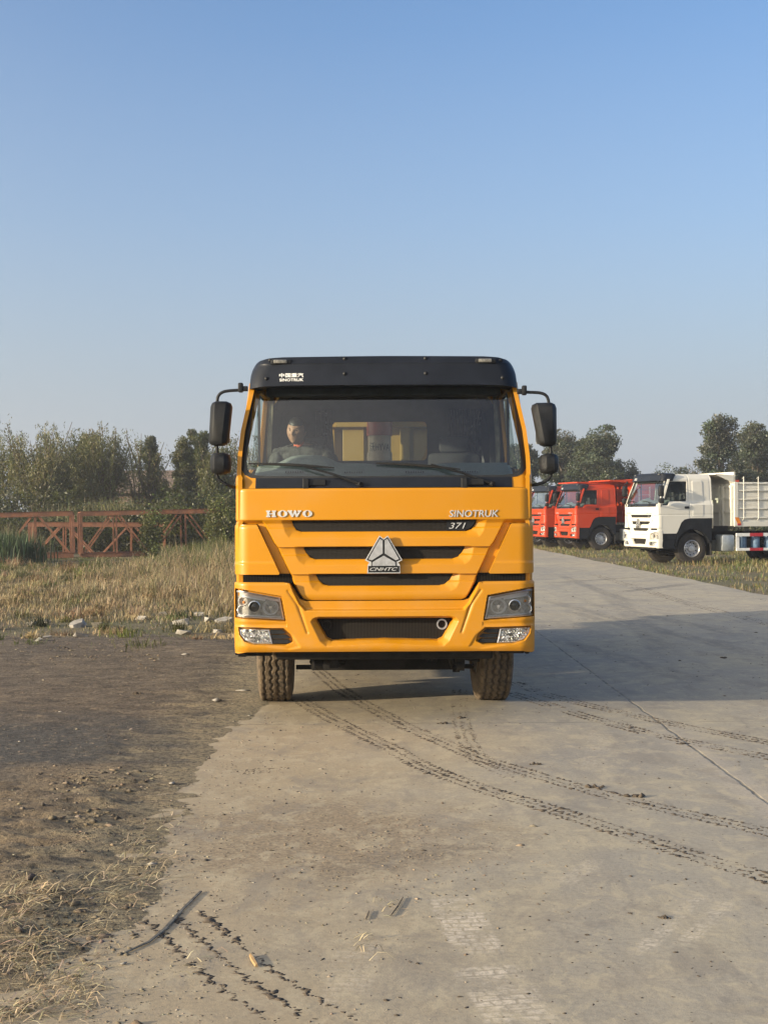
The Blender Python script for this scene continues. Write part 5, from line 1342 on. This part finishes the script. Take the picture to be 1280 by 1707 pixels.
# dead straw in the near left corner
r = np.random.default_rng(13)
def straw(pts, n, spread, L, label, name='dead_straw'):
    Vs = []; Fs = []; Cs = []
    for i in range(n):
        px, py = pts[int(r.integers(len(pts)))]; gx, gy = G(px, py); q_ = int(r.integers(3)); gx += r.normal() * spread * .6 + .5 * spread * sin(px + q_ * 2.1); gy += r.normal() * spread * 1.3 + spread * 1.6 * cos(py + q_ * 1.7)
        if gy < 3.2: continue
        a = r.uniform(0, 2 * pi) if r.uniform() < .5 else r.normal() * .6 + .5; l = L * r.uniform(.3, 1.3); bend = r.normal() * .6; lift = abs(r.normal()) * .018; wd = r.uniform(.0008, .0022)
        zz = max(zat(gx, gy), 0 if gx > -1.1 else -.03); b = len(Vs); c = tint(r, 1, (.42, .34, .22), .4, .05)[0]; p = np.array([gx, gy, zz + .004])
        for k in range(4):
            sd_ = np.array([-sin(a), cos(a), .25]) * wd; Vs += [p - sd_, p + sd_]; Cs += [c, c]
            p = p + np.array([cos(a), sin(a), 0]) * l / 3; p[2] = zz + .004 + lift * sin(pi * (k + 1) / 3.4) + r.normal() * .003; a += bend / 3
        Fs += [(b + 2 * k, b + 2 * k + 2, b + 2 * k + 3, b + 2 * k + 1) for k in range(3)]
    tag(link_mesh(name, np_mesh(np.array(Vs), np.array(Fs), False, np.array(Cs)), 'grass'), label, 'straw', kind='stuff')
straw([(20, 1540), (60, 1580), (40, 1620), (90, 1640), (30, 1680), (120, 1660), (10, 1500), (60, 1510), (0, 1600)], 1000, .07, .10, 'tangled dead straw in the near left corner')
straw([(130, 1500), (180, 1470), (200, 1500), (240, 1460), (225, 1420), (150, 1560), (120, 1490), (280, 1370)], 300, .07, .09, 'loose straw scattered round the damp hollow', 'loose_straw')
straw([(265, 1430), (290, 1425), (250, 1390), (320, 1600), (600, 1580), (650, 1520)], 60, .05, .08, 'few stray stalks lying on the concrete', 'loose_straw')

# ================================================================ stones, mud, tracks
def lumps(P, S, flat, r, name, mat, label=None, cat=None, kind='stuff', colr=None):
    """many little irregular stones in one mesh"""
    n = len(P); o = np.array([(1, 0, 0), (-1, 0, 0), (0, 1, 0), (0, -1, 0), (0, 0, 1), (0, 0, -1), (.7, .7, .2), (-.7, .6, .3), (.6, -.7, .3), (-.6, -.7, .2)], float)
    bm = bmesh.new(); [bm.verts.new(v) for v in o]; bmesh.ops.convex_hull(bm, input=bm.verts); bmesh.ops.triangulate(bm, faces=bm.faces); bm.verts.index_update()
    base = np.array([v.co[:] for v in bm.verts]); fc = np.array([[v.index for v in f.verts] for f in bm.faces]); bm.free()
    k = len(base); V = base[None] * (1 + .28 * r.normal(size=(n, k, 3))); a = r.uniform(0, 2 * pi, n); ca, sa = np.cos(a)[:, None], np.sin(a)[:, None]
    st = r.uniform(.6, 1.4, (n, 1)); X = V[..., 0] * st; Y = V[..., 1] / st
    W_ = np.stack([X * ca - Y * sa, X * sa + Y * ca, V[..., 2] * flat], -1) * S[:, None, None] + P[:, None, :]
    Fc = (np.arange(n)[:, None, None] * k + fc[None]).reshape(-1, 3)
    cv = None if colr is None else np.repeat(colr, k, 0)
    ob = link_mesh(name, np_mesh(W_.reshape(-1, 3), Fc, False, cv), mat); return tag(ob, label, cat, kind=kind) if label else ob
def vc_mat(name, rough=.9):
    t = NT(name); return t.pbr(t.mix(t.math('MULTIPLY', t.noise(60, 3), .5), t.attr('col'), (.12, .09, .06)), rough, 0, t.bump(t.noise(90, 3), .5, .004))
M['stone'] = vc_mat('loose_stone'); M['mud'] = plain('drying_mud', (.065, .050, .036), .9, var=.45, sc=14, bump=.6)
r = np.random.default_rng(21)
n = 5200; y = np.exp(r.uniform(np.log(4.3), np.log(17.5), n)); x = np.where(r.uniform(size=n) < .72, r.uniform(-.33, -.08, n) * y - .25, -1.15 + r.exponential(.45, n))
S = r.lognormal(-5.55, .5, n).clip(.0015, .02)
P = np.array([(a, b, max(0., zat(a, b))) for a, b in zip(x, y)]); lumps(P, S, .6, r, 'gravel', 'stone', 'fine gravel and grit scattered over the dirt and the road edge', 'gravel', colr=tint(r, n, (.17, .145, .115), .45, .05))
n = 1500; y = np.exp(r.uniform(np.log(4.4), np.log(30), n)); x = r.uniform(-.13, .30, n) * y; S = r.lognormal(-5.5, .5, n).clip(.0015, .014) * (y / 7) ** .5
lumps(np.stack([x, y, 0 * x], 1), S, .45, r, 'road_grit', 'mud', 'small dark crumbs of mud scattered over the concrete', 'mud crumbs')
n = 900; cx, cy = G(640, 1425); x = cx + r.normal(size=n) * .42; y = cy + r.normal(size=n) * .55; S = r.lognormal(-5.6, .4, n)
lumps(np.stack([x, y, 0 * x], 1), S, .6, r, 'gravel', 'stone', 'thin brown gravel patch in the middle of the foreground', 'gravel', colr=tint(r, n, (.20, .155, .105), .35, .05))
def track(path, label, half=.068, rows=3, gap=.25, seed=0, size=.016, pitch=.062, z=.0):
    r = np.random.default_rng(seed); pts = [np.array(G(*p)) for p in path]; P = []; S = []
    Ls = [np.linalg.norm(b - a) for a, b in zip(pts[:-1], pts[1:])]; tot = sum(Ls)
    fade = [mnoise.noise(Vector((i * .23, seed * 3.1, 0))) for i in range(int(tot / pitch * 4) + 8)]
    def at(s):
        for a, b, l in zip(pts[:-1], pts[1:], Ls):
            if s <= l: t = s / l; d = (b - a) / l; return a + (b - a) * t, d
            s -= l
        return pts[-1], (pts[-1] - pts[-2]) / Ls[-1]
    for q in range(rows):
        lat = -half + 2 * half * q / (rows - 1); ns = int(tot / .0085)
        for i in range(ns):
            s = i * .0085; ph = (s / pitch + (q % 2) * .5) % 1; tri = 4 * abs(ph - .5) - 1
            if fade[int(s / pitch)] * 1.6 + .42 * r.normal() + (.1 if q in (0, rows - 1) else 0) < -gap + .25 * (ph > .8): continue
            p, d = at(s); nrm = np.array([-d[1], d[0]]); p = p + nrm * (lat + .016 * tri) + r.normal(size=2) * .0045
            P.append((p[0], p[1], z)); S.append(size * .55 * r.uniform(.3, 1.1) * (.75 + .9 * max(0, mnoise.noise(Vector((s * 2.3, q * 2., seed))) + .35)) * (1.8 if r.uniform() < .05 else 1))
    return lumps(np.array(P), np.array(S), .18, r, 'tyre_track', 'mud', label, 'tyre track')
track([(498, 1166), (540, 1192), (580, 1213), (651, 1248), (705, 1279), (759, 1300), (824, 1323), (900, 1345), (1012, 1382), (1149, 1428), (1300, 1474)], 'muddy tyre track starting left of centre below the bumper and running to the right edge', seed=1, gap=.34, size=.020)
track([(522, 1111), (562, 1146), (600, 1171), (669, 1209), (741, 1240), (795, 1264), (860, 1284), (940, 1308), (1012, 1328), (1115, 1353), (1300, 1396)], 'muddy tyre track crossing the road behind the first one', seed=2, gap=.38, size=.019)
track([(847, 1156), (910, 1176), (977, 1197), (1080, 1225), (1180, 1246), (1300, 1270)], 'thin tyre track running right from the right front wheel', seed=3, gap=.34, size=.019)
track([(850, 1138), (910, 1160), (977, 1177), (1080, 1201), (1180, 1222), (1300, 1245)], 'thin tyre track lying just behind the one from the right wheel', seed=4, gap=.30, size=.019)
track([(285, 1525), (340, 1572), (400, 1625), (470, 1672), (560, 1725)], 'dark mud track in the near foreground below the rubber strip', seed=5, gap=.40, size=.021, half=.12, pitch=.10)
track([(765, 1150), (764, 1195), (775, 1235), (800, 1270), (870, 1305)], 'short patchy track in front of the right wheel', seed=6, gap=-.02, half=.06, rows=3)
track([(400, 1288), (480, 1278)], 'short faint dark smear left of the crossing tracks', seed=7, gap=.05, half=.07, rows=4)
track([(990, 960), (1150, 1010), (1290, 1046)], 'faint far tyre track on the shaded road', seed=9, gap=.0, half=.10, rows=3, pitch=.1)
def clod(px, py, s, label, nm='mud_clod', mat='mud', flat=.6, n=9, group='mud clods on the road', cat='mud clod'):
    r = np.random.default_rng(int(px * 7 + py)); x, y = G(px, py); P = np.stack([r.normal(size=n) * s * .8, r.normal(size=n) * s * .6, np.full(n, s * .15)], 1); P[0] = 0
    o = lumps(P, s * r.uniform(.35, .8, n), flat, r, nm, mat); o.location = (x, y, zat(x, y)); return tag(o, label, cat, group)
for px, py, s, lab in ((1100, 1533, .014, 'small brown clod alone in the near right foreground'), (893, 1276, .022, 'dark mud clod on the crossing tracks right of centre'), (990, 1315, .03, 'larger mud clod pressed into the crossing track'), (1056, 1330, .032, 'dark mud clod on the track, right of the larger one'),
                       (1132, 1243, .022, 'brown clod lying on the long joint'), (737, 1207, .03, 'mud lump in front of the right wheel, on the left'), (766, 1198, .03, 'mud lump in front of the right wheel, on the right'), (1045, 1525, .008, 'tiny dark crumb left of the brown clod'), (975, 1560, .008, 'tiny dark crumb near the pale tread print'),
                       (140, 1307, .022, 'dark clod on the dirt left of the road'), (227, 1162, .03, 'dark pebble on the packed dirt before the rubble'), (1207, 1100, .03, 'dark clod on the shaded road at the right')):
    clod(px, py, s, lab)
r = np.random.default_rng(31); n = 5200; y = np.where(r.uniform(size=n) < .5, r.uniform(4.4, 9., n), r.uniform(14.5, 19.5, n)); x = -r.uniform(.16, .34, n) * y - .1
kk = vnoise(x, y, 1.1, 3, 2.) + .25 * r.normal(size=n) > .05; x, y = x[kk], y[kk]; n = len(x); S = r.lognormal(-4.9, .55, n).clip(.003, .035)
lumps(np.array([(a, b, zat(a, b)) for a, b in zip(x, y)]), S, .6, r, 'soil_clods', 'stone', 'crumbly brown soil clods churned up on the dirt verge', 'soil', colr=tint(r, n, (.14, .11, .075), .35, .05))
# broken concrete in the grass edge
M['rubble'] = plain('broken_concrete', (.27, .25, .22), .9, var=.3, sc=8, bump=.6)
rub = [(55, 1034, .24, 'left end of the row'), (78, 1030, .16, 'flat, near the left end'), (130, 1037, .34, 'widest, in the left half'), (160, 1038, .26, 'beside the widest one'), (197, 1044, .26, 'low, in front of the others'), (235, 1026, .24, 'grey, behind the low one'), (270, 1020, .22, 'pale and tilted'), (331, 1020, .22, 'near the truck, pale'),
       (300, 1034, .30, 'dull grey, in the right half'), (350, 1030, .26, 'right half, behind'), (372, 1032, .26, 'nearest the bumper'), (68, 1056, .28, 'in front at the left'), (135, 1053, .20, 'small, in front'), (62, 1066, .16, 'smallest, at the front left'), (305, 1050, .22, 'front right, half buried'), (360, 1048, .2, 'front, close to the bumper')]
for i, (px, py, s, lab) in enumerate(rub):
    rr = random.Random(i); x, y = G(px, py); bm = bmesh.new()
    for k in range(14): 
        a = rr.uniform(0, 2 * pi); q = rr.uniform(.75, 1.); bm.verts.new((cos(a) * s * .62 * q, sin(a) * s * .42 * q, rr.choice((-.5, .5)) * s * .30))
    bmesh.ops.convex_hull(bm, input=bm.verts[:]); me = bpy.data.meshes.new('slab'); bm.to_mesh(me); bm.free()
    o = link_mesh('concrete_lump', me, 'rubble'); o.location = (x, y, zat(x, y) + s * .10); o.rotation_euler = (rr.uniform(-.2, .3), rr.uniform(-.25, .25), rr.uniform(0, 6))
    tag(o, 'broken concrete lump in the rubble row, ' + lab, 'rubble', 'broken concrete lumps at the grass edge')
for i, (px, py, s, lab) in enumerate([(308, 1094, .07, 'white scrap of stone left of the bumper corner'), (265, 1101, .035, 'tiny pale chip left of the white scrap'), (404, 1152, .07, 'pale flat stone by the left tyre'), (360, 1173, .07, 'pale stone in the dirt'), (32, 1243, .035, 'round pebble in the dark gravel'), (100, 1190, .03, 'round pebble in the brown dirt'), (250, 1440, .045, 'curved grey flake at the road edge'), (203, 1606, .02, 'dark oval pebble near the corner'), (285, 1308, .04, 'pale flake at the road edge')]):
    r = np.random.default_rng(300 + i); x, y = G(px, py); o = lumps(np.array([[0, 0, 0.]]), np.array([s * .6]), .35, r, 'stone', 'rubble'); o.location = (x, y, zat(x, y) + .005); tag(o, lab, 'stone', 'loose stones on the dirt')
# strip of old rubber at the road edge
def strip(nm, pts, w0, th, mat, label, cat):
    P = [Vector((*G(a, b), 0)) for a, b in pts]; fine = []
    for i in range(len(P) - 1):
        for k in range(6): fine.append(P[i].lerp(P[i + 1], k / 6))
    fine.append(P[-1]); V = []; r_ = random.Random(3)
    for i, p in enumerate(fine):
        d = (fine[min(i + 1, len(fine) - 1)] - fine[max(0, i - 1)]).normalized(); s = Vector((-d.y, d.x, 0)); wv = w0 * (.55 + .45 * sin(pi * min(1, .15 + i / len(fine)))) * r_.uniform(.85, 1.1)
        z = zat(p.x, p.y) + .004
        V += [(p - s * wv + Vector((0, 0, z))), (p - s * wv * .6 + Vector((0, 0, z + th))), (p + s * wv * .7 + Vector((0, 0, z + th * .8))), (p + s * wv + Vector((0, 0, z)))]
    n = len(fine); Fs = [(4 * i + k, 4 * i + k + 4, 4 * i + k + 5, 4 * i + k + 1) for i in range(n - 1) for k in range(3)] + [(0, 1, 2, 3), (4 * n - 1, 4 * n - 2, 4 * n - 3, 4 * n - 4)]
    m = MB(); m.add(V, Fs); return tag(m.build(nm, mat, None, False), label, cat)
strip('rubber_strip', [(332, 1486), (300, 1517), (272, 1548), (245, 1570), (205, 1588)], .0095, .005, plain('old_rubber', (.13, .12, .10), .8, var=.5, sc=30), 'dark strip of old rubber lying along the road edge', 'rubber strip')
strip('twig', [(606, 1534), (612, 1520)], .003, .006, 'bark', 'short brown twig on the concrete in the foreground', 'twig')
strip('twig', [(648, 1528), (660, 1512), (668, 1498)], .0025, .006, 'bark', 'longer forked twig right of the short one', 'twig')
strip('dry_leaf', [(424, 1612), (413, 1594)], .008, .010, plain('dry_leaf_skin', (.34, .22, .10), .7), 'curled tan leaf beside the near mud track', 'leaf')
# ================================================================ driver
M['skin'] = plain('skin', (.30, .17, .115), .55, var=.12, sc=20, bump=.1)
M['hair'] = plain('black_hair', (.012, .011, .010), .5, bump=.5)
M['jacket'] = plain('dark_camouflage_jacket', (.050, .052, .050), .85, var=.95, sc=14, bump=.5)
M['shirt'] = plain('orange_red_collar', (.45, .09, .04), .8)
M['trousers'] = plain('dark_trousers', (.03, .032, .04), .85)
def skin_mesh(chains, levels=2):
    """chains: lists of (name or None, pos, radius); shared names share a vertex"""
    bm = bmesh.new(); ids = {}; rad = []; edges = set()
    for ch in chains:
        prev = None
        for nm, p, rr in ch:
            if nm in ids: v = ids[nm]
            else:
                v = len(rad); rad.append((p, rr))
                if nm: ids[nm] = v
            if prev is not None: edges.add((prev, v))
            prev = v
    me = bpy.data.meshes.new('s'); me.from_pydata([p for p, _ in rad], list(edges), [])
    o = bpy.data.objects.new('s', me); COL.objects.link(o); md = o.modifiers.new('k', 'SKIN'); md.use_smooth_shade = True
    for v, (_, rr) in zip(me.skin_vertices[0].data, rad): v.radius = (rr, rr) if not hasattr(rr, '__len__') else rr
    me.skin_vertices[0].data[0].use_root = True
    s = o.modifiers.new('q', 'SUBSURF'); s.levels = levels; s.render_levels = levels
    bpy.context.view_layer.update(); out = bpy.data.meshes.new_from_object(o.evaluated_get(bpy.context.evaluated_depsgraph_get()))
    bpy.data.objects.remove(o); bpy.data.meshes.remove(me); bm.free(); return out
def join(meshes, name):
    V = []; Fs = []
    for me in meshes:
        b = len(V); V += [v.co[:] for v in me.vertices]; Fs += [tuple(b + i for i in p.vertices) for p in me.polygons]
    me = bpy.data.meshes.new(name); me.from_pydata(V, [], Fs); me.polygons.foreach_set('use_smooth', [True] * len(me.polygons)); me.update(); return me
def sphere_mesh(fn, nu=40, nv=28, vmin=0., vmax=pi):
    vs = []; fs = []
    for j in range(nv + 1):
        th = vmin + (vmax - vmin) * j / nv
        for i in range(nu): a = 2 * pi * i / nu; vs.append(fn(Vector((sin(th) * cos(a), sin(th) * sin(a), cos(th)))))
    for j in range(nv):
        for i in range(nu): fs.append((j * nu + i, (j + 1) * nu + i, (j + 1) * nu + (i + 1) % nu, j * nu + (i + 1) % nu))
    me = bpy.data.meshes.new('h'); me.from_pydata([v[:] for v in vs], [], fs); return me
pr = empty('person', (-.70, D0 + 1.42, 1.68), 0, label='driver in a dark patterned jacket sitting behind the windscreen of the yellow truck', cat='person')
OFF = Vector((-.70, 1.42, 1.68))
def Q3(x, y, z): return (x - OFF.x, y - OFF.y, z - OFF.z)
HC = Vector(Q3(-.785, 1.13, 2.462)); HR = Matrix.Rotation(radians(-16), 3, 'Z') @ Matrix.Rotation(radians(7), 3, 'Y') @ Matrix.Rotation(radians(7), 3, 'X')
def headp(d, s=1.0, hair=False):
    x, y, z = d.x * .083, d.y * .100, d.z * .122
    j = max(0, -d.z); x *= 1 - .28 * j * j; 
    if d.y < 0:
        f = min(1, -d.y * 1.6); g = lambda cx, cz, sx, sz, a: a * math.exp(-((abs(x) - cx) / sx) ** 2 - ((z - cz) / sz) ** 2)
        dy = g(0, -.014, .011, .024, .024) + g(.0, .03, .05, .01, .005) - g(.032, .012, .016, .012, .012) + g(0, -.056, .022, .006, .007) - g(0, -.0635, .02, .0025, .004) + g(0, -.068, .02, .005, .005) + g(0, -.098, .022, .014, .010) + g(.042, -.018, .02, .02, .004)
        y -= dy * f
    else: y *= 1.06
    return Vector((x, y, z)) * s
def H3(d, s=1.0): return HR @ headp(d, s) + HC
head = sphere_mesh(lambda d: H3(d), 64, 48)
def ell(c, rx, ry, rz): return sphere_mesh(lambda d: HR @ Vector((c[0] + d.x * rx, c[1] + d.y * ry, c[2] + d.z * rz)) + HC, 14, 10)
ears = [ell((s * .078, .012, -.004), .008, .018, .030) for s in (-1, 1)]
body = [[('p', Q3(-.70, 1.42, 1.76), (.15, .11)), ('b', Q3(-.70, 1.42, 1.90), (.14, .105)), ('c', Q3(-.73, 1.36, 2.13), (.155, .105)), ('u', Q3(-.745, 1.30, 2.265), (.12, .085)), ('n', Q3(-.765, 1.24, 2.345), .058), (None, Q3(-.785, 1.17, 2.41), .052)],
        [('u', 0, 0), ('sl', Q3(-.955, 1.27, 2.26), .066), (None, Q3(-1.01, 1.14, 2.03), .045), (None, Q3(-.90, .98, 2.04), .030), (None, Q3(-.865, .93, 2.075), (.036, .018))],
        [('u', 0, 0), ('sr', Q3(-.535, 1.27, 2.26), .066), (None, Q3(-.47, 1.12, 2.01), .045), (None, Q3(-.50, .97, 2.04), .030), (None, Q3(-.505, .93, 2.075), (.036, .018))],
        [('p', 0, 0), (None, Q3(-.80, 1.34, 1.75), .085), (None, Q3(-.83, .98, 1.76), .062), (None, Q3(-.83, .84, 1.40), .042), (None, Q3(-.83, .74, 1.30), .036), (None, Q3(-.83, .62, 1.275), .028)],
        [('p', 0, 0), (None, Q3(-.60, 1.34, 1.75), .085), (None, Q3(-.57, .98, 1.76), .062), (None, Q3(-.57, .84, 1.40), .042), (None, Q3(-.57, .74, 1.30), .036), (None, Q3(-.57, .62, 1.275), .028)]]
parts = [skin_mesh(body), head] + ears
for hx, s in ((-.865, 1), (-.505, -1)):
    for k, ln in enumerate((.9, 1.05, 1., .82)):
        o = (-.027 + .018 * k); parts.append(skin_mesh([[(None, Q3(hx + o, .93, 2.075), .010), (None, Q3(hx + o * 1.1, .895, 2.100 + .004 * ln), .0095), (None, Q3(hx + o * 1.1, .865 - .006 * ln, 2.085), .0085), (None, Q3(hx + o, .872, 2.060 - .006 * ln), .0075)]], 1))
    parts.append(skin_mesh([[(None, Q3(hx + s * .028, .955, 2.068), .012), (None, Q3(hx + s * .045, .925, 2.060), .0105), (None, Q3(hx + s * .035, .895, 2.050), .009)]], 1))
bo = link_mesh('body', join(parts, 'body'), 'skin', pr)
jk = [[('p', Q3(-.70, 1.42, 1.80), (.18, .14)), ('b', Q3(-.70, 1.42, 1.92), (.175, .135)), ('c', Q3(-.73, 1.36, 2.13), (.185, .135)), ('u', Q3(-.745, 1.29, 2.27), (.15, .11)), (None, Q3(-.765, 1.25, 2.33), .080)],
      [('u', 0, 0), (None, Q3(-.955, 1.27, 2.245), .095), (None, Q3(-1.01, 1.14, 2.03), .066), (None, Q3(-.905, .99, 2.04), .044)],
      [('u', 0, 0), (None, Q3(-.535, 1.27, 2.245), .095), (None, Q3(-.47, 1.12, 2.01), .066), (None, Q3(-.50, .985, 2.04), .044)]]
jm = skin_mesh(jk)
for v in jm.vertices:
    n = mnoise.noise(v.co * 11) * .014 + mnoise.noise(v.co * 26) * .006; v.co += v.co.normalized() * n
link_mesh('jacket', jm, 'jacket', pr)
link_mesh('collar', skin_mesh([[(None, Q3(-.766, 1.21, 2.345), .064), (None, Q3(-.772, 1.19, 2.365), .060)]], 1), 'shirt', pr)
tj = [[('p', Q3(-.70, 1.42, 1.74), (.17, .11)), (None, Q3(-.80, 1.34, 1.755), .098), (None, Q3(-.83, .98, 1.765), .074), (None, Q3(-.83, .85, 1.42), .055)], [('p', 0, 0), (None, Q3(-.60, 1.34, 1.755), .098), (None, Q3(-.57, .98, 1.765), .074), (None, Q3(-.57, .85, 1.42), .055)]]
link_mesh('trousers', skin_mesh(tj), 'trousers', pr)
def hairp(d):
    p = headp(d, 1.0); fr = .045 + .012 * abs(d.x) if d.y < -.2 else (-.01 if d.y < .35 else -.06); k = max(0., min(1., (p.z - fr) / .02)); n = 1 + .075 * k + .02 * mnoise.noise(d * 9) * k - .03 * (1 - k); return HR @ (p * n) + HC
link_mesh('hair', join([sphere_mesh(hairp, 56, 40, 0, pi * .72)], 'hair'), 'hair', pr)
link_mesh('eyes', join([ell((s * .031, -.083, .012), .010, .006, .005) for s in (-1, 1)] + [ell((s * .032, -.090, .030), .017, .005, .0035) for s in (-1, 1)], 'eyes'), 'hair', pr)

# ================================================================ haze
hz = NT('haze_air'); vol = hz.n('ShaderNodeVolumePrincipled'); vol.inputs['Color'].default_value = (.93, .95, 1., 1); vol.inputs['Density'].default_value = HAZE
vol.inputs['Anisotropy'].default_value = .3; hz.t.links.new(vol.outputs[0], hz.out.inputs['Volume'])
m = MB(); m.box(-320, 320, -60, 330, -1.2, 19)
if HAZE > 0:
    hb = m.build('haze', hz.m); tag(hb, 'thin haze hanging over the yard', 'haze', kind='stuff')
